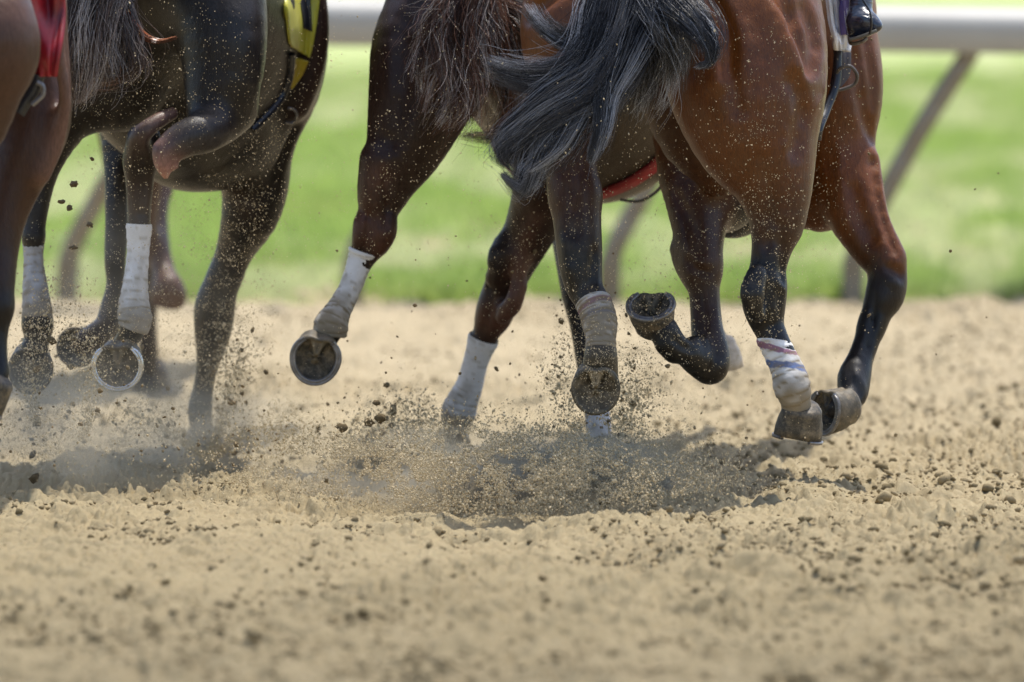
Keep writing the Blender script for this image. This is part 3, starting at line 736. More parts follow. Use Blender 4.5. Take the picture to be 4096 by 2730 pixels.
    bandage(b, [(3094, 1365, 21.29, 60), (3120, 1420, 21.28, 64), (3150, 1480, 21.27, 68), (3168, 1545, 21.26, 77), (3182, 1600, 21.27, 64), (3186, 1640, 21.29, 58)],
            stripes=((.11, .20, pur), (.33, .43, blu)), dirt=(.0, 1.25), a0=math.pi, slant=.11, top_slant=-.022, label='white hind bandage with a purple and a blue stripe', seed=4)
    bandage(b, [(2372, 1205, 21.44, 70), (2390, 1255, 21.42, 74), (2400, 1305, 21.40, 72), (2403, 1360, 21.38, 62), (2402, 1400, 21.37, 66)],
            stripes=((.10, .22, pur), (.34, .44, blu)), dirt=(.68, 1.1), a0=0, slant=.02, top_slant=.0, label='dirty hind bandage with a purple and a blue stripe', seed=5)
    # tail
    Y0 = 21.2
    g = [([(2560, -120, 21.3, 90), (2500, 30, 21.2, 95), (2450, 160, 21.15, 85), (2370, 260, 21.13, 70), (2240, 310, 21.12, 55), (2080, 300, 21.12, 40), (1960, 260, 21.1, 30)], 1.7),
         ([(2560, -100, 21.3, 90), (2500, 80, 21.18, 90), (2450, 230, 21.12, 75), (2350, 370, 21.08, 65), (2210, 450, 21.06, 55), (2110, 520, 21.06, 45), (2010, 600, 21.06, 35), (2040, 660, 21.06, 22)], 2.4),
         ([(2570, -100, 21.3, 80), (2520, 100, 21.15, 60), (2470, 250, 21.08, 45), (2420, 380, 21.05, 32), (2410, 500, 21.03, 24), (2380, 600, 21.03, 20), (2365, 650, 21.03, 10)], 1.0),
         ([(2560, -100, 21.3, 80), (2480, 150, 21.15, 75), (2400, 330, 21.1, 55), (2270, 450, 21.08, 50), (2170, 560, 21.06, 45), (2130, 680, 21.06, 40), (2090, 760, 21.06, 30), (2010, 700, 21.06, 14)], 1.5),
         ([(2560, -100, 21.3, 80), (2460, 200, 21.15, 60), (2360, 380, 21.1, 45), (2290, 500, 21.06, 45), (2230, 600, 21.05, 40), (2150, 660, 21.05, 34), (2110, 690, 21.04, 22)], .7),
         ([(2560, -100, 21.3, 80), (2430, 40, 21.2, 50), (2320, 160, 21.18, 38), (2200, 110, 21.18, 34), (2120, 20, 21.2, 30)], .5),
         ([(2620, -120, 21.3, 90), (2720, 0, 21.1, 62), (2800, 90, 21.02, 42), (2846, 180, 21.0, 26), (2840, 250, 21.0, 12), (2790, 270, 21.0, 8)], .9),
         ([(2600, -120, 21.3, 100), (2640, 30, 21.12, 75), (2680, 130, 21.1, 55), (2700, 220, 21.12, 45), (2690, 330, 21.16, 40)], 1.0),
         ([(2590, -110, 21.3, 90), (2590, 60, 21.2, 90), (2580, 200, 21.22, 80), (2560, 330, 21.25, 70), (2520, 450, 21.3, 50)], 1.2)]
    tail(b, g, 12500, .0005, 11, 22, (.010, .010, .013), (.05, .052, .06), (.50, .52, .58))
    # saddle cloth, girth, leather
    wc = plain_mat('white_saddle_cloth', (.86, .85, .86), .7, .15, 25, bump=.5, bdist=.006); pc = plain_mat('purple_binding', (.13, .09, .26), .7)
    on = lambda x, y, o_=.02: B.on(x, y, 22.1, o_)
    def row(y, xa, xb, Ya=21.92, Yb=21.97): return [P(xa + (xb - xa) * t, y, Ya + (Yb - Ya) * t) for t in (0, .33, .66, 1)]
    cl = cloth('saddle_cloth', b, [row(-260, 3230, 3350, 22.0, 22.0), row(-100, 3290, 3368), row(0, 3306, 3380), row(90, 3316, 3388), row(150, 3334, 3394), row(204, 3350, 3384)], wc, .012, .05, 3)
    cloth('purple_edging', b, [row(-100, 3360, 3390, 21.93, 21.95), row(0, 3372, 3398, 21.93, 21.95), row(80, 3378, 3404, 21.93, 21.95), row(140, 3384, 3404, 21.93, 21.95)], pc, .014, .01, 5)
    ring_c = P(3030, 20, 22.5)
    cloth('girth', b, [row(170, 3350, 3404, 22.0, 22.1), row(230, 3352, 3405, 22.0, 22.08), row(300, 3345, 3400, 22.0, 22.08), row(350, 3335, 3365, 22.0, 22.04)], plain_mat('dark_purple_girth', (.014, .010, .024), .7), .012, .01, 6)
    tube('girth_strap', catmull([P(3352, 190, 22.0), P(3345, 330, 21.98), P(3310, 430, 21.95), P(3278, 510, 21.9), P(3268, 560, 21.9)], 6), .011, mat_leather, b, flat=.5)
    tube('strap_loop', catmull([P(3345, 300, 21.99), P(3360, 275, 21.97), P(3400, 266, 21.97), P(3428, 300, 21.98), P(3420, 335, 21.99), P(3380, 355, 21.99), P(3340, 365, 21.99)], 6), .0045, plain_mat('grey_strap_leather', (.10, .085, .075), .5), b)
    # stirrup under the boot
    tube('stirrup', catmull([P(3400, 100, 21.86), P(3398, 160, 21.84), P(3410, 176, 21.82), P(3450, 166, 21.8), P(3468, 152, 21.8)], 6), .005, mat_shoe, b)
    return b
hb = horse_bay()

# ------------------------------------------------------------------ jockey on the bay (boot in view)
def jockey():
    f = Field(); wh = (.7, .69, .68)
    f.cap([(3425, -60, 21.98, 62), (3400, -300, 21.95, 85), (3420, -480, 21.95, 95)], wh, 0, .03)
    f.cap([(3420, -480, 21.95, 95), (3250, -600, 22.0, 120), (3080, -680, 22.05, 135)], wh, 0, .04)
    f.cap([(3080, -680, 22.1, 190), (3200, -860, 22.35, 200), (3320, -980, 22.6, 170)], (.25, .1, .3), 0, .05)
    f.cap([(2760, -330, 21.95, 70), (2780, -480, 22.05, 90), (2900, -640, 22.1, 125)], wh, 0, .04)
    f.cap([(3330, -960, 22.6, 75), (3450, -860, 22.85, 60), (3440, -740, 23.1, 42)], (.25, .1, .3), 0, .04)
    f.cap([(3360, -1080, 22.75, 120), (3375, -1110, 22.8, 120)], (.3, .12, .35), 0, .05)
    O = org(3400, 22.0)
    o = f.build('person', .012, tint_mat('jockey_silks', .6), origin=O); o.rotation_euler = (0, 0, 0)
    tag(o, 'jockey on the bay horse, only a shiny black riding boot in view', 'person')
    g = Field(); bl = (.012, .016, .03)
    g.cap([(3448, -200, 21.9, 66), (3446, -90, 21.88, 54), (3444, 0, 21.86, 48), (3440, 70, 21.85, 48), (3438, 110, 21.85, 46)], bl, 0, .012)
    g.cap([(3438, 88, 21.84, 56), (3462, 88, 21.83, 50), (3488, 96, 21.82, 36), (3508, 104, 21.81, 23)], bl, 0, .012, n=4)
    g.cap([(3420, 130, 21.84, 30), (3460, 128, 21.83, 24), (3500, 116, 21.81, 14)], bl, 0, .008)
    g.cap([(3404, 20, 21.76, 8), (3440, 34, 21.75, 9), (3478, 50, 21.76, 7)], cut=True, k=.01)
    bt = M('boot_leather'); co = bt.coord(); bt.link(bt.mix(bt.ramp(bt.noise(co, 25, 5, .6), .4, .7), (.010, .014, .028), (.05, .06, .085)), bt.b.inputs['Base Color'])
    bt.b.inputs['Roughness'].default_value = .22; bt.b.inputs['Coat Weight'].default_value = .6
    bt.link(bt.bump(bt.noise(bt.coord((1, 1, 2)), 30, 2, .5, 1.0), .5, .012), bt.b.inputs['Normal'])
    bo = g.build('boot', .004, bt.m); bo.parent = o; bo.matrix_parent_inverse = Matrix.Translation(-Vector(O))
    def srow(dz): return [P(3398, 166 + dz, 21.80), P(3432, 158 + dz, 21.79), P(3472, 144 + dz, 21.78), P(3510, 128 + dz, 21.78)]
    cloth('boot_sole', o, [[p + np.array([0, .0, 0]) for p in srow(0)], [p + np.array([0, .07, .0]) for p in srow(0)]], plain_mat('pale_sole', (.16, .15, .12), .7), .008, 0)
    st = tube('heel_strap', catmull([P(3452, 0, 21.78), P(3480, 50, 21.775), P(3486, 100, 21.775), P(3478, 138, 21.78)], 5), .003, mat_leather, o)
jockey()

# ------------------------------------------------------------------ HORSE B: dark bay with white hind bandages
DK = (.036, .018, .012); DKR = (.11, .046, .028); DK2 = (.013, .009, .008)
def horse_dark_bay():
    f = Field()
    f.cap([(1960, -150, 22.55, 370), (2120, 60, 22.8, 410), (2240, 230, 23.0, 425), (2370, 380, 23.2, 438)], (DK, DK, (.10, .075, .05)), .5, .09)
    f.cap([(1800, 60, 22.5, 260), (1730, 200, 22.45, 245), (1700, 330, 22.42, 225), (1665, 450, 22.40, 195), (1622, 580, 22.38, 158), (1570, 690, 22.37, 122), (1528, 790, 22.36, 88)], DK, (.1, .4, .6), .07)
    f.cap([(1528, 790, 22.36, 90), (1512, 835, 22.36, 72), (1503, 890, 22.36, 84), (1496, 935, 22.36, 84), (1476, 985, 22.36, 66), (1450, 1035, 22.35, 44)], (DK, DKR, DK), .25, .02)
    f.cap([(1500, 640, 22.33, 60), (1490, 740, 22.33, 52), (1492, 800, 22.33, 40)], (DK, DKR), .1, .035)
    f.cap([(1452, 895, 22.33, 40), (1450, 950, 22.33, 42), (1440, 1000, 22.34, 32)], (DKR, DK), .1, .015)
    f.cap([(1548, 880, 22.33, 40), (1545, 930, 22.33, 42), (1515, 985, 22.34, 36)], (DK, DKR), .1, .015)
    f.cap([(1450, 1035, 22.35, 44), (1402, 1150, 22.33, 42), (1358, 1235, 22.31, 46), (1328, 1300, 22.29, 56), (1312, 1350, 22.30, 44), (1285, 1380, 22.36, 46)], DK2, .6, .015)
    # right hind, planted
    f.cap([(2090, 100, 22.55, 280), (2160, 330, 22.55, 220), (2190, 560, 22.6, 160), (2180, 720, 22.65, 128), (2160, 820, 22.7, 120), (2112, 940, 22.74, 102), (2062, 1050, 22.78, 84), (2020, 1140, 22.8, 76)], (DK, DK, DK2), (.2, .6), .06)
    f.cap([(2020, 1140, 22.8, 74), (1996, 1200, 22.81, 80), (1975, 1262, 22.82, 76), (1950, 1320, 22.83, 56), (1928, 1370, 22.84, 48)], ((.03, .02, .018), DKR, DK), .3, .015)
    f.cap([(2090, 1030, 22.70, 30), (2078, 1110, 22.70, 28), (2066, 1175, 22.70, 34), (2052, 1225, 22.71, 34), (2010, 1270, 22.73, 30)], (DKR, (.17, .085, .06), DKR), .2, .035)  # pink highlight down the hock put into the coat colour
    f.cap([(2008, 990, 22.72, 36), (1996, 1035, 22.70, 34), (1976, 1110, 22.74, 30)], ((.03, .026, .026), DK), .2, .05)
    f.cap([(1928, 1370, 22.84, 50), (1902, 1450, 22.86, 44), (1880, 1540, 22.88, 47), (1838, 1645, 22.9, 60), (1818, 1740, 22.95, 46), (1812, 1790, 23.0, 56)], DK2, .6, .015)
    # forelegs
    f.cap([(2240, 560, 23.1, 150), (2280, 850, 23.0, 96), (2300, 1060, 22.9, 76), (2312, 1180, 22.85, 66), (2330, 1300, 22.82, 52), (2350, 1450, 22.8, 46), (2375, 1600, 22.76, 44), (2392, 1720, 22.72, 48), (2400, 1800, 22.70, 42), (2402, 1850, 22.70, 50)], (DK, DK2, DK2), .8, .05)
    f.cap([(2680, 500, 23.3, 150), (2790, 750, 23.3, 92), (2790, 1000, 23.2, 72), (2812, 1130, 23.1, 55), (2840, 1290, 23.0, 42), (2868, 1370, 22.95, 48), (2880, 1410, 22.95, 40)], DK, .3, .05)
    G = f.groove
    G([(1720, -60, 20), (1640, 60, 22), (1600, 160, 20), (1590, 300, 14)], .012, .03)
    G([(1640, 200, 18), (1600, 400, 22), (1560, 560, 18)], .008, .04)
    G([(1540, 700, 12), (1548, 800, 14), (1545, 900, 10)], .007, .015)
    G([(1478, 870, 10), (1470, 950, 10), (1440, 1020, 8)], .006, .012)
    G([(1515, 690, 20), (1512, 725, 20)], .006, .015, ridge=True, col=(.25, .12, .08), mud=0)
    G([(1985, 1010, 26), (1978, 1045, 26)], .008, .02, ridge=True, col=(.04, .035, .035), mud=.1)
    G([(2150, 860, 14), (2100, 960, 16), (2080, 1060, 14), (2085, 1140, 12)], .009, .015, ridge=True, col=(.16, .085, .065), mud=.1)  # pinkish coat colour stands in for the highlight along this ridge
    G([(2085, 1150, 18), (2040, 1215, 20), (1990, 1235, 14)], .008, .015, ridge=True, col=(.12, .06, .045), mud=.1)  # highlight sweeping round the hock, painted as coat colour
    G([(1960, 1150, 10), (1960, 1250, 12), (1930, 1330, 8)], .006, .012)
    f.world([(.45, 23.6, 1.42, .22), (.60, 24.0, 1.58, .18), (.72, 24.4, 1.70, .14)], col=DK)
    f.world([(.72, 24.4, 1.70, .14), (.80, 24.65, 1.58, .10), (.85, 24.85, 1.45, .07)], col=DK)
    f.world([(.15, 22.6, 1.42, .22), (.35, 23.2, 1.38, .2), (.52, 23.6, 1.3, .2)], col=DK)
    O = org(2000, 22.8)
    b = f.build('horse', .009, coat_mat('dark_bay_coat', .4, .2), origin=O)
    tag(b, 'dark brown racehorse with white bandaged hind legs and red girth, left of the bright bay', 'horse', 'galloping racehorses')
    hoof(b, 1263, 1430, 22.20, (.02, -1, -.10), (-.18, 0, -1), .064, horn=(.11, .095, .07), sole=(.12, .095, .055), oval=1.12)
    hoof(b, 1806, 1858, 23.02, (0, 0, -1), (.2, 1, 0), .060, horn=(.1, .085, .06))
    hoof(b, 2402, 1885, 22.7, (0, 0, -1), (.2, 1, 0), .060, horn=(.08, .07, .05))
    hoof(b, 2896, 1468, 22.95, (.1, .2, -1), (.4, -1, 0), .052, horn=(.58, .50, .40), shoe=False, hgt=.07)
    bandage(b, [(1454, 1006, 22.35, 58), (1440, 1045, 22.35, 52), (1402, 1150, 22.33, 47), (1358, 1235, 22.31, 53), (1345, 1258, 22.30, 58), (1326, 1300, 22.29, 72), (1320, 1345, 22.29, 68)], dirt=(-.35, 1.15), seed=8, wraps=14, label='mud streaked white bandage on the lifted hind leg')
    bandage(b, [(1936, 1350, 22.84, 62), (1902, 1450, 22.86, 52), (1878, 1540, 22.88, 56), (1852, 1600, 22.89, 64), (1834, 1650, 22.9, 72), (1820, 1710, 22.92, 56)], dirt=(-.6, .75), seed=9, wraps=15, label='white bandage on the planted hind leg', white=(.8, .8, .82))
    bandage(b, [(2388, 1630, 22.76, 46), (2394, 1700, 22.72, 52), (2400, 1790, 22.70, 46)], dirt=(0, .4), seed=10, wraps=4, white=(.8, .8, .84))
    tl = [([(1900, -160, 22.3, 60), (1880, -20, 22.15, 62), (1840, 100, 22.1, 68), (1830, 220, 22.08, 62), (1860, 330, 22.06, 50), (1840, 430, 22.06, 50), (1790, 490, 22.06, 40)], 2.2),
          ([(1900, -160, 22.3, 60), (1870, 0, 22.15, 55), (1780, 90, 22.1, 50), (1730, 170, 22.1, 40), (1700, 260, 22.08, 34), (1690, 340, 22.08, 16)], 1.0),
          ([(1900, -160, 22.3, 60), (1930, 20, 22.15, 50), (1960, 150, 22.1, 45), (1960, 260, 22.1, 36), (1930, 330, 22.1, 26)], .9),
          ([(1920, -160, 22.3, 60), (2000, -20, 22.2, 50), (2120, 30, 22.15, 60), (2220, 90, 22.1, 50), (2300, 160, 22.1, 30)], .6),
          ([(1900, -100, 22.3, 50), (1850, 180, 22.1, 55), (1770, 300, 22.1, 45), (1720, 420, 22.1, 35)], .5),
          ([(1920, -100, 22.3, 50), (2000, 200, 22.15, 50), (2060, 380, 22.15, 45), (2000, 540, 22.15, 30), (1850, 545, 22.12, 14)], .35)]
    tail(b, tl, 7500, .0006, 21, 20, (.04, .018, .011), (.13, .075, .052), (.74, .68, .63), 1.7)
    rg = plain_mat('red_girth', (.36, .022, .025), .55, .4, 20)
    c1 = P(2370, 380, 23.2); ax = c1 - P(2240, 230, 23.0)
    ring_band('girth', b, c1, R(438, 23.2) + .003, nz((.09, .2, -.105)), .048, rg, .008)
    tube('girth_loop', catmull([P(2480, 800, 22.95), P(2560, 805, 22.95), (P(2630, 765, 22.95)), P(2665, 700, 22.95), P(2655, 640, 22.98)], 6), .004, plain_mat('dark_loop_leather', (.09, .08, .07), .5), b)
    return b
horse_dark_bay()

# ------------------------------------------------------------------ HORSE A: near-black with yellow saddle cloth
AB = (.015, .0105, .008); AR = (.045, .024, .015)
def horse_black():
    f = Field()
    f.cap([(620, -120, 22.35, 400), (780, 60, 22.7, 400), (880, 150, 23.0, 385), (960, 200, 23.2, 352)], AB, (.3, .1, .1), .09)
    f.cap([(700, 330, 22.75, 360), (780, 450, 22.85, 320)], AB, .35, .1)
    f.cap([(480, 200, 22.35, 260), (470, 330, 22.35, 200)], AB, .7, .1)
    f.cap([(860, -60, 22.15, 200), (890, 120, 22.08, 180), (890, 280, 22.05, 160), (870, 400, 22.02, 130), (845, 480, 22.0, 95)], ((.03, .026, .024), AB), (.05, .3), .13)
    f.cap([(1000, 330, 22.95, 170), (940, 560, 22.9, 160)], AB, .5, .08)
    # raised gaskin, point of hock, right hind cannon
    f.cap([(930, 440, 22.05, 100), (880, 495, 21.98, 84), (820, 530, 21.92, 84), (755, 550, 21.90, 76), (700, 580, 21.89, 66), (662, 605, 21.88, 50)], (AB, (.05, .044, .042), (.07, .062, .058)), .12, .035)  # paler coat colour stands in for sky light on the raised gaskin
    f.cap([(648, 600, 21.87, 36), (650, 650, 21.87, 36), (662, 700, 21.88, 18)], ((.30, .16, .13), (.60, .33, .27)), .0, .015)  # pink tip, its highlight put into the colour
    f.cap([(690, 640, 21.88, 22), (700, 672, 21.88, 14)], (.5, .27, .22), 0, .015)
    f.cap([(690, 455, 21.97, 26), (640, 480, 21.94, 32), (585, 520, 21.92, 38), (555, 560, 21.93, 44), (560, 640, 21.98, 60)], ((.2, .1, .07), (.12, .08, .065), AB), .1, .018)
    f.cap([(575, 560, 22.0, 70), (560, 680, 22.0, 62), (558, 780, 22.0, 52), (556, 880, 22.0, 44), (556, 930, 22.0, 40)], (AB, AR, AR), .6, .03)
    f.cap([(556, 900, 22.0, 40), (550, 1030, 22.0, 38), (541, 1140, 21.99, 46), (536, 1230, 21.98, 58), (538, 1290, 21.98, 60), (515, 1345, 22.0, 48), (495, 1385, 22.05, 48)], AB, .8, .015)
    # left hind
    f.cap([(330, 160, 22.4, 240), (260, 360, 22.35, 180), (190, 560, 22.3, 110), (160, 700, 22.28, 70), (142, 850, 22.26, 50), (134, 950, 22.25, 44)], AB, (.3, .6), .06)
    f.cap([(134, 950, 22.25, 44), (134, 1050, 22.24, 36), (140, 1140, 22.22, 44), (148, 1240, 22.2, 56), (150, 1300, 22.2, 66), (150, 1355, 22.2, 48), (140, 1390, 22.2, 58)], AB, .8, .015)
    # left fore, folded
    f.cap([(520, 480, 23.0, 130), (480, 640, 22.95, 70), (468, 760, 22.92, 50), (467, 900, 22.9, 48), (460, 1040, 22.88, 44), (460, 1140, 22.87, 36), (442, 1230, 22.85, 42), (426, 1300, 22.83, 48), (380, 1345, 22.8, 52), (340, 1370, 22.78, 52)], (AB, AB, AR), .7, .04)
    # right fore, planted
    f.cap([(1120, 60, 22.95, 185), (1130, 200, 22.95, 178), (1110, 340, 22.95, 172), (1055, 500, 22.97, 150), (1030, 620, 22.98, 140), (1022, 740, 23.0, 134), (1000, 860, 23.0, 116), (945, 990, 23.05, 80), (902, 1100, 23.07, 66)], ((.035, .02, .014), AB, AB), (.1, .6), .06)
    f.cap([(902, 1100, 23.07, 66), (874, 1170, 23.08, 76), (858, 1235, 23.09, 82), (852, 1320, 23.1, 76), (842, 1400, 23.11, 58), (828, 1470, 23.12, 44), (812, 1560, 23.13, 42), (800, 1640, 23.14, 50), (808, 1730, 23.17, 44), (816, 1780, 23.18, 54)], (AB, AB), (.9, 1), .02)
    f.cap([(1260, -40, 22.85, 40), (1282, 120, 22.85, 34), (1260, 280, 22.86, 30), (1200, 430, 22.86, 30)], (.05, .024, .016), .1, .05)
    G = f.groove
    G([(925, -60, 64), (945, 100, 64), (955, 240, 56), (950, 340, 40)], .020, .07, ridge=True, col=(.03, .026, .024), mud=.05)  # paler ridge puts the flank's sheen streak into shape and colour
    G([(1180, 520, 14), (1120, 640, 16), (1090, 760, 12)], .008, .03)
    G([(930, 760, 10), (965, 800, 12), (990, 860, 8)], .007, .012, ridge=True, col=AR)
    G([(880, 1150, 10), (860, 1260, 12), (850, 1380, 8)], .006, .012)
    G([(560, 600, 12), (570, 720, 14), (570, 860, 10)], .007, .015)
    f.world([(-.76, 23.3, 1.52, .2), (-.62, 23.7, 1.66, .17), (-.50, 24.1, 1.76, .13)], col=AB)
    f.world([(-.50, 24.1, 1.76, .13), (-.44, 24.4, 1.62, .10), (-.40, 24.58, 1.48, .07)], col=AB)
    O = org(700, 22.7)
    b = f.build('horse', .009, coat_mat('black_brown_coat', .36, .35), origin=O)
    tag(b, 'near black racehorse with a yellow saddle cloth and white bandaged hind legs, left of centre', 'horse', 'galloping racehorses')
    B = Body(b)
    hoof(b, 470, 1463, 21.90, (-.08, -1, -.06), (.02, 0, -1), .064, horn=(.09, .075, .055), sole=(.13, .1, .055), sh_w=.012, oval=1.0, metal=plain_mat('polished_horseshoe', (.75, .76, .78), .18, .2, 30, metallic=.9, bump=.2))
    hoof(b, 122, 1475, 22.18, (.03, -1, -.1), (-.05, 0, -1), .060, horn=(.08, .07, .055), sole=(.14, .11, .065), oval=1.15, shoe=False)
    hoof(b, 303, 1388, 22.78, (-.3, -.95, .1), (-.6, .1, -.8), .056, horn=(.07, .06, .045), sole=(.11, .085, .05), shoe=False, oval=1.0)
    hoof(b, 820, 1843, 23.2, (0, 0, -1), (.2, 1, 0), .060, horn=(.08, .07, .05))
    bandage(b, [(557, 896, 22.0, 51), (551, 1030, 22.0, 46), (541, 1140, 21.99, 52), (536, 1230, 21.98, 66), (540, 1285, 21.97, 70), (528, 1320, 21.97, 62)], dirt=(-.3, .7), seed=14, wraps=10, white=(.84, .84, .85), label='white bandage above the shining horseshoe')
    bandage(b, [(134, 968, 22.25, 42), (134, 1050, 22.24, 41), (140, 1140, 22.22, 51), (148, 1240, 22.2, 62), (150, 1290, 22.2, 64)], dirt=(.2, .6), seed=15, wraps=8, white=(.52, .52, .54), label='grey dusty bandage on the far left leg')
    tl = [([(400, -160, 22.0, 80), (400, -40, 21.9, 80), (370, 80, 21.85, 75), (350, 200, 21.82, 65), (330, 310, 21.82, 50), (310, 400, 21.82, 22)], 2.0),
          ([(420, -160, 22.0, 80), (440, 0, 21.9, 60), (470, 120, 21.86, 60), (500, 220, 21.85, 60), (480, 290, 21.85, 45), (380, 310, 21.84, 30), (310, 370, 21.84, 10)], 1.2),
          ([(400, -160, 22.0, 60), (330, 0, 21.88, 55), (300, 120, 21.86, 45), (290, 240, 21.86, 40), (300, 340, 21.86, 16)], 1.0)]
    tail(b, tl, 4600, .0007, 31, 18, (.05, .04, .036), (.16, .125, .11), (.55, .50, .47), 1.2)
    t2 = [([(440, -150, 22.0, 50), (470, 0, 21.9, 26), (510, 90, 21.86, 18), (580, 150, 21.86, 10), (640, 168, 21.86, 6), (705, 150, 21.86, 3)], 1)]
    tail(b, t2, 420, .0011, 32, 18, (.22, .08, .035), (.20, .08, .04), (.32, .14, .07), .2, name='tail_lock')
    yc = plain_mat('yellow_satin', (.60, .56, .06), .38, .35, 6, c2=(.42, .36, .04)); yc2 = plain_mat('gold_satin', (.50, .36, .02), .4)
    on = lambda x, y, o_=.03: np.array([*(P(x, y, 22.62))])
    def row(y, xa, xb, Ya, Yb, slope=0): return [P(xa + (xb - xa) * t, y + slope * t, Ya + (Yb - Ya) * t) for t in (0, .33, .66, 1)]
    Yc = 22.5
    def yb(x, y):
        p = B.on(x, y, 22.8, .016); return p
    def rowb(y, xa, xb, slope=0): return [yb(xa + (xb - xa) * t, y + slope * t) for t in (0, .33, .66, 1)]
    cloth('saddle_cloth', b, [rowb(-150, 1140, 1290), rowb(0, 1145, 1279), rowb(100, 1152, 1265, 10), rowb(165, 1160, 1252, 20), rowb(190, 1172, 1240, 42)], yc, .008, .02, 9)
    def yb2(x, y): return B.on(x, y, 22.8, .034)
    cloth('black_panel', b, [[yb2(x, -140) for x in (1190, 1215, 1240)], [yb2(x, 0) for x in (1200, 1222, 1243)], [yb2(x, 60) for x in (1210, 1228, 1246)], [yb2(x, 115 + (x - 1216) * .4) for x in (1216, 1234, 1250)]], mat_leather, .004, .006, 10)
    cloth('cloth_tail', b, [[yb(1165, 240), yb(1200, 236), yb(1236, 246)], [yb(1160, 290), yb(1185, 295), yb(1212, 300)], [yb(1150, 345), yb(1160, 352), yb(1170, 358)]], yc2, .008, .02, 12)
    tube('girth_strap', catmull([yb(1165, 215), yb(1158, 300), yb(1130, 380), yb(1080, 450), yb(1010, 520)], 6), .012, mat_leather, b, flat=.5)
    tube('girth_ring', catmull([yb(1152, 434), yb(1176, 440), yb(1187, 460), yb(1180, 485), yb(1160, 495), yb(1140, 490)], 5), .0035, mat_shoe, b)
horse_black()

# ------------------------------------------------------------------ HORSE D: chestnut almost hidden behind the near-black one
def horse_far():
    ch = (.085, .036, .018); f = Field(); O = org(680, 26.0)
    f.cap([(500, -120, 26.3, 270), (620, 40, 26.6, 290), (740, 80, 27.0, 280)], ch, .1, .08)
    f.cap([(560, 150, 26.3, 170), (590, 500, 26.2, 100), (590, 800, 26.2, 50), (585, 1000, 26.3, 40), (590, 1150, 26.4, 42), (592, 1300, 26.45, 36), (594, 1400, 26.5, 40), (600, 1500, 26.55, 34), (604, 1530, 26.55, 44)], (ch, (.04, .02, .014), (.02, .015, .012)), .4, .05)
    f.cap([(420, 150, 26.5, 150), (460, 500, 26.6, 80), (470, 800, 26.7, 42), (474, 1100, 26.8, 34), (478, 1300, 26.85, 36), (480, 1480, 26.9, 34)], (ch, (.02, .015, .012)), .3, .05)
    f.cap([(760, 200, 26.9, 170), (680, 560, 26.6, 100), (630, 800, 26.4, 50), (636, 980, 26.3, 44), (655, 1090, 26.25, 48), (672, 1150, 26.2, 58), (690, 1188, 26.2, 48)], ch, .2, .05)
    f.cap([(640, 1190, 26.2, 38), (705, 1196, 26.2, 34)], ch, .2, .03)
    f.cap([(676, 1160, 26.2, 50), (672, 1180, 26.5, 36), (670, 1160, 26.8, 34), (668, 1100, 26.9, 40)], ch, .2, .03)
    f.cap([(800, 200, 27.0, 160), (760, 420, 27.1, 90), (760, 560, 27.2, 60), (740, 640, 27.4, 40)], ch, .2, .05)
    f.world([(-.95, 27.4, 1.3, .2), (-.85, 27.9, 1.5, .13), (-.78, 28.2, 1.4, .08)], col=ch)
    b = f.build('horse', .012, coat_mat('chestnut_coat'), origin=O)
    tag(b, 'chestnut racehorse farthest back, only its legs seen behind the near black horse', 'horse', 'galloping racehorses')
    hoof(b, 606, 1562, 26.58, (0, 0, -1), (.2, 1, 0), .06, horn=(.05, .04, .035)); hoof(b, 482, 1545, 26.9, (0, 0, -1), (.2, 1, 0), .06, horn=(.05, .04, .035))
horse_far()

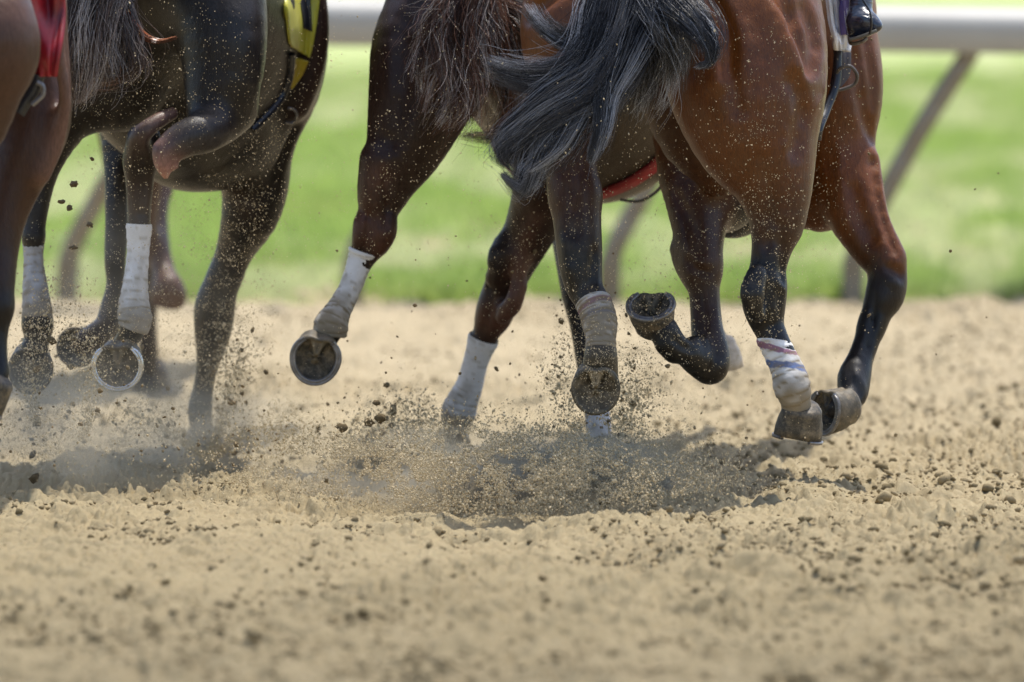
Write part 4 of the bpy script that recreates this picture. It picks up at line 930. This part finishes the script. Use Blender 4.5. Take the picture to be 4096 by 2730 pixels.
# ------------------------------------------------------------------ HORSE E: brown, cut by the left edge, nearest
def horse_edge():
    eb = (.060, .024, .010); ed = (.016, .009, .007); f = Field(); O = org(-100, 20.4)
    f.cap([(-280, 0, 20.1, 300), (-220, 40, 20.5, 350), (-80, 100, 20.9, 280)], eb, .05, .09)
    f.cap([(-70, -20, 19.9, 178), (-58, 110, 19.85, 205), (-62, 200, 19.85, 222), (-90, 310, 19.85, 195), (-130, 470, 19.87, 170), (-190, 680, 19.9, 120), (-230, 850, 19.9, 90), (-260, 1050, 19.85, 80), (-250, 1300, 19.8, 52), (-240, 1500, 19.8, 58)], ((.11, .055, .035), eb, ed), .1, .05)
    f.cap([(80, -20, 20.6, 188), (105, 160, 20.6, 168), (130, 320, 20.58, 154), (130, 480, 20.56, 154), (95, 600, 20.54, 142), (45, 740, 20.52, 118), (12, 860, 20.5, 98), (-8, 1000, 20.48, 84), (-20, 1130, 20.46, 82), (-22, 1230, 20.45, 74)], ((.15, .075, .05), eb, eb, ed), .15, .05)
    f.cap([(-22, 1230, 20.45, 76), (-20, 1330, 20.44, 54), (-20, 1420, 20.43, 50), (-22, 1500, 20.42, 60), (-45, 1560, 20.4, 48), (-70, 1590, 20.4, 56)], BLK, .1, .02)
    f.cap([(245, 40, 20.45, 22), (235, 200, 20.45, 26), (262, 400, 20.46, 24), (230, 560, 20.48, 22), (170, 700, 20.48, 20)], (.2, .11, .08), .05, .05)
    f.cap([(-420, 100, 20.0, 200), (-470, 400, 19.9, 150), (-500, 800, 19.9, 90), (-520, 1200, 19.8, 60), (-530, 1500, 19.8, 50)], eb, .1, .06)
    f.cap([(-300, 200, 21.0, 200), (-330, 500, 21.0, 130), (-360, 900, 20.9, 80), (-380, 1250, 20.8, 55), (-390, 1500, 20.8, 52)], eb, .1, .06)
    f.cap([(150, 260, 20.36, 8), (100, 420, 20.34, 10), (30, 640, 20.36, 10)], cut=True, k=.03)
    f.world([(-1.26, 21.0, 1.62, .2), (-1.12, 21.4, 1.76, .17), (-1.0, 21.8, 1.84, .13)], col=eb)
    f.world([(-1.0, 21.8, 1.84, .13), (-.94, 22.1, 1.68, .10), (-.9, 22.25, 1.52, .07)], col=eb)
    b = f.build('horse', .010, coat_mat('brown_coat', .4, .3), origin=O)
    tag(b, 'brown racehorse with a red saddle cloth, nearest, cut off by the left picture edge', 'horse', 'galloping racehorses')
    B = Body(b); rc = plain_mat('red_satin', (.42, .014, .025), .45, .6, 8, c2=(.12, .008, .012))
    hoof(b, -85, 1625, 20.4, (-.5, -.2, -.9), (-.2, 1, 0), .06)
    hoof(b, -250, 1640, 19.8, (0, -.5, -.9), (0, 1, -.3), .06); hoof(b, -535, 1640, 19.8, (0, -.5, -.9), (0, 1, -.3), .06); hoof(b, -395, 1640, 20.8, (0, -.5, -.9), (0, 1, -.3), .06)
    yb = lambda x, y, o_=.03: B.on(x, y, 20.5, o_)
    cloth('saddle_cloth', b, [[P(x, -150, 20.2) for x in (40, 110, 180, 252)], [P(x, 0, 20.2) for x in (60, 120, 190, 250)], [P(x, 120, 20.2) for x in (80, 130, 190, 243)],
                              [P(x, 230, 20.2) for x in (95, 135, 180, 226)], [P(x, 308, 20.2) for x in (110, 145, 180, 212)]], rc, .01, .09, 21)
    tube('girth_strap', catmull([P(150, 300, 20.22), P(130, 360, 20.22), P(96, 410, 20.22), P(70, 450, 20.22)], 5), .019, mat_leather, b, flat=.5)
    tube('girth_ring', catmull([P(148, 330, 20.2), P(170, 345, 20.2), P(172, 378, 20.2), P(150, 402, 20.2), P(128, 420, 20.2)], 5), .006, mat_shoe, b)
horse_edge()

# ------------------------------------------------------------------ flying sand, clods and dust
def grains():
    E = [  # px, py, Y, sx, sy, sY, count, size mm
        (3060, 650, 21.15, 150, 330, .20, 1800, 1.15), (3060, 1150, 21.15, 70, 190, .12, 900, 1.25), (3200, 1300, 21.2, 220, 330, .3, 400, 1.0),
        (3320, 650, 21.9, 120, 260, .2, 450, 1.3), (2780, 900, 21.6, 160, 280, .2, 900, 1.2), (2620, 1330, 21.5, 130, 110, .15, 900, 1.4),
        (2330, 900, 21.2, 110, 260, .15, 800, 1.1), (2390, 1450, 21.15, 95, 150, .1, 1500, 1.3), (2450, 550, 21.3, 260, 200, .3, 350, 1.6),
        (1700, 500, 21.9, 260, 330, .4, 900, 1.3), (1500, 800, 22.0, 120, 260, .3, 380, 1.2), (2050, 950, 22.2, 110, 250, .3, 650, 1.2),
        (800, 400, 21.9, 330, 330, .5, 2600, 1.2), (480, 800, 21.9, 230, 330, .4, 2600, 1.2), (1000, 850, 22.3, 130, 260, .4, 1700, 1.3),
        (860, 1350, 22.6, 110, 230, .3, 2600, 1.5), (420, 1350, 21.7, 260, 160, .4, 2200, 1.2), (180, 1500, 21.6, 190, 200, .4, 2600, 1.4),
        (200, 1750, 21.9, 260, 130, .5, 4500, 1.5), (700, 1800, 22.3, 330, 110, .5, 3000, 1.5),
        (1900, 1890, 21.8, 330, 95, .40, 28000, 2.3), (2150, 1950, 21.3, 280, 85, .30, 34000, 2.2), (1500, 1920, 21.8, 340, 90, .40, 16000, 2.3), (2500, 1950, 21.3, 220, 75, .25, 9000, 2.1),
        (2500, 1650, 22.0, 80, 170, .3, 1500, 1.6), (2240, 1550, 22.0, 35, 170, .2, 420, 1.7), (2480, 1800, 22.0, 200, 110, .3, 3500, 1.6),
        (950, 1650, 22.8, 190, 170, .4, 1600, 1.6), (2000, 1350, 22.2, 900, 420, .8, 1400, 1.2), (3000, 1500, 21.8, 500, 300, .5, 500, 1.1)]
    pos, siz = [], []
    for (x, y, Y, sx, sy, sY, n, mm) in E:
        n = int(n * 1.5)
        X = rng.normal(x, sx, n); Yy = rng.normal(y, sy, n); D = rng.normal(Y, sY, n); p = PV(X, Yy, D); s = mm * .00070 * np.exp(rng.normal(0, .36, n))
        ok = (p[:, 2] > .0) & (np.abs(D - Y) < 2.4 * sY) & (vnoise(X / 95, Yy / 45, 61) + .7 * vnoise(X / 30, Yy / 22, 62) > rng.uniform(-1.0, .35, n)); pos.append(p[ok]); siz.append(s[ok])
    # directional jets leaving each hoof
    J = [((1820, 1850), (1560, 1640), (1440, 1760), 22.4, 2600), ((1830, 1860), (1700, 1560), (1560, 1660), 22.4, 1600), ((1850, 1870), (2100, 1700), (2240, 1900), 22.2, 2600),
         ((2400, 1880), (2520, 1640), (2560, 1500), 22.0, 2400), ((2400, 1880), (2620, 1760), (2720, 1880), 21.9, 1600), ((2380, 1870), (2250, 1640), (2235, 1420), 22.0, 1500),
         ((830, 1840), (960, 1500), (930, 1360), 22.7, 2400), ((830, 1840), (1080, 1640), (1240, 1780), 22.6, 2200), ((820, 1830), (600, 1620), (480, 1740), 22.6, 1800),
         ((150, 1700), (60, 1400), (260, 1120), 21.8, 1400), ((330, 1750), (420, 1500), (300, 1300), 21.8, 1400)]
    for (a_, m_, b_, Y, n) in J:
        t = rng.random(n) ** 1.3; w0, w1, w2 = (1 - t) ** 2, 2 * t * (1 - t), t * t; sp = 8 + 55 * t
        p = PV(w0 * a_[0] + w1 * m_[0] + w2 * b_[0] + rng.normal(0, 1, n) * sp, w0 * a_[1] + w1 * m_[1] + w2 * b_[1] + rng.normal(0, 1, n) * sp, Y + rng.normal(0, .12, n))
        ok = p[:, 2] > 0; pos.append(p[ok]); siz.append((.0014 * np.exp(rng.normal(0, .45, n)))[ok])
    p = np.concatenate(pos); s = np.concatenate(siz); n = len(p)
    # elongated 6-vertex grains
    v = np.array([(1, 0, 0), (-1, 0, 0), (0, 1, 0), (0, -1, 0), (0, 0, 1.5), (0, 0, -1.5)], float)
    f = np.array([(0, 2, 4), (2, 1, 4), (1, 3, 4), (3, 0, 4), (2, 0, 5), (1, 2, 5), (3, 1, 5), (0, 3, 5)])
    w = v[None] * rng.uniform(.55, 1.3, (n, 6, 1)); a = rng.uniform(-.9, .9, n); ca, sa = np.cos(a)[:, None], np.sin(a)[:, None]
    w = np.stack([w[..., 0] * ca + w[..., 2] * sa, w[..., 1], -w[..., 0] * sa + w[..., 2] * ca], -1) * s[:, None, None] + p[:, None]
    F = (f[None] + (np.arange(n) * 6)[:, None, None]).reshape(-1, 3)
    t = rng.random((n, 1)); col = np.array([.70, .58, .38]) * t + np.array([.42, .33, .19]) * (1 - t)
    o = mesh_np('flying_sand', w.reshape(-1, 3), F, sandm.m, None, False, np.repeat(col, 6, 0))
    tag(o, 'loose sand grains thrown up in the air by the galloping hooves', 'sand', kind='stuff')
    # small crumbs
    E = [(1500, 1740, 22.4, 60, 60, .2, 26, 6), (2470, 1650, 22.0, 70, 140, .2, 90, 3.0), (2240, 1500, 22.0, 30, 160, .2, 40, 2.6), (920, 1500, 22.7, 60, 90, .3, 46, 3.6), (1800, 1950, 22.2, 400, 90, .4, 300, 3.2),
         (300, 1700, 21.8, 260, 160, .4, 120, 3.4), (1000, 1750, 22.6, 250, 90, .4, 120, 3.2), (2700, 1500, 22.0, 500, 250, .4, 40, 2.4), (3600, 900, 22, 260, 420, .3, 22, 2.2), (1900, 1300, 22, 500, 300, .4, 60, 2.4)]
    pos, siz = [], []
    for (x, y, Y, sx, sy, sY, n, mm) in E:
        p = PV(rng.normal(x, sx, n), rng.normal(y, sy, n), rng.normal(Y, sY, n)); ok = p[:, 2] > .02; pos.append(p[ok]); siz.append((mm * .001 * np.exp(rng.normal(0, .4, n)))[ok])
    p = np.concatenate(pos); s = np.concatenate(siz); t = rng.random((len(p), 1)); col = np.array([.16, .12, .065]) * t + np.array([.27, .20, .11]) * (1 - t)
    o = lumps('flying_crumbs', p, s, sandm.m, col, True, (1, 1, 1), .2, True); tag(o, 'brown crumbs of damp sand flying low between the legs', 'sand', kind='stuff')
    big = [(296, 738, 19, 0), (246, 808, 17, 0), (278, 832, 18, 0), (368, 636, 10, 0), (360, 900, 20, 1), (292, 990, 22, 1), (206, 1362, 26, 0), (1476, 1690, 22, 2), (1520, 1675, 20, 2), (1528, 1730, 18, 2), (1506, 1612, 14, 2),
           (1370, 1712, 26, 2), (1558, 1785, 16, 2), (130, 1820, 22, 3), (138, 1915, 22, 3)]
    labs = ['clod of dirt flying in front of the grass between the two leftmost horses', 'long clod of dirt flying beside the slanted post at the far left',
            'dark clod of dirt flying low behind the dark brown horse', 'dark clod of dirt tumbling over the track at the lower left']
    labs[0] = 'dark clod of dirt in the air between the two leftmost horses'
    grp = ['clods flying by the left horses', 'long clods by the left post', 'clods flying behind the dark brown horse', 'clods over the track at the lower left']
    for (x, y, r, k) in big:
        Y = 21.6 + .3 * random.random(); c = P(x, y, Y); o = lumps('dirt_clod', np.zeros((1, 3)), np.array([R(r, Y)]), sandm.m, np.array([[.13, .095, .05]]), True, (1, 1, .8 if k != 1 else .55), .13, True)
        o.location = c; tag(o, labs[k], 'clod', grp[k])
grains()

def dust(name, px, py, Y, rx, ry, rz, dens, label, seed=0):
    import bmesh
    bm = bmesh.new(); bmesh.ops.create_icosphere(bm, subdivisions=3, radius=1); me = bpy.data.meshes.new(name); bm.to_mesh(me)
    o = bpy.data.objects.new(name, me); C.objects.link(o); c = P(px, py, Y); o.location = c; o.scale = (rx, ry, rz)
    m = bpy.data.materials.new(name); m.use_nodes = True; nt = m.node_tree; nt.nodes.clear()
    out = nt.nodes.new('ShaderNodeOutputMaterial'); v = nt.nodes.new('ShaderNodeVolumePrincipled'); v.inputs['Color'].default_value = (.92, .82, .63, 1)
    v.inputs['Anisotropy'].default_value = .1
    tc = nt.nodes.new('ShaderNodeTexCoord'); ln = nt.nodes.new('ShaderNodeVectorMath'); ln.operation = 'LENGTH'; nt.links.new(tc.outputs['Object'], ln.inputs[0])
    mr = nt.nodes.new('ShaderNodeMapRange'); mr.interpolation_type = 'SMOOTHSTEP'; mr.inputs[1].default_value = .98; mr.inputs[2].default_value = .1; nt.links.new(ln.outputs['Value'], mr.inputs[0])
    no = nt.nodes.new('ShaderNodeTexNoise'); no.noise_dimensions = '4D'; no.inputs['W'].default_value = seed; no.inputs['Scale'].default_value = 2.6; no.inputs['Detail'].default_value = 3; nt.links.new(tc.outputs['Object'], no.inputs['Vector'])
    m2 = nt.nodes.new('ShaderNodeMapRange'); m2.inputs[1].default_value = .40; m2.inputs[2].default_value = .68; nt.links.new(no.outputs['Fac'], m2.inputs[0])
    mu = nt.nodes.new('ShaderNodeMath'); mu.operation = 'MULTIPLY'; nt.links.new(mr.outputs[0], mu.inputs[0]); nt.links.new(m2.outputs[0], mu.inputs[1])
    m3 = nt.nodes.new('ShaderNodeMath'); m3.operation = 'MULTIPLY'; m3.inputs[1].default_value = dens; nt.links.new(mu.outputs[0], m3.inputs[0]); nt.links.new(m3.outputs[0], v.inputs['Density'])
    nt.links.new(v.outputs[0], out.inputs['Volume']); me.materials.append(m); tag(o, label, 'dust', kind='stuff')
dust('dust_cloud', 1980, 1925, 21.6, .72, .45, .18, 12.0, 'pale dust puffing round the planted hind hoof of the dark brown horse', 1)
dust('dust_cloud', 180, 1720, 21.7, .62, .5, .24, 4.5, 'thin dust hanging under the near black horse at the lower left', 2)
dust('dust_cloud', 860, 1760, 22.8, .42, .4, .20, 5.0, 'dust round the planted foreleg of the near black horse', 3)
dust('dust_cloud', 480, 1250, 21.7, .62, .35, .42, .8, 'faint dust in front of the legs of the near black horse', 4)
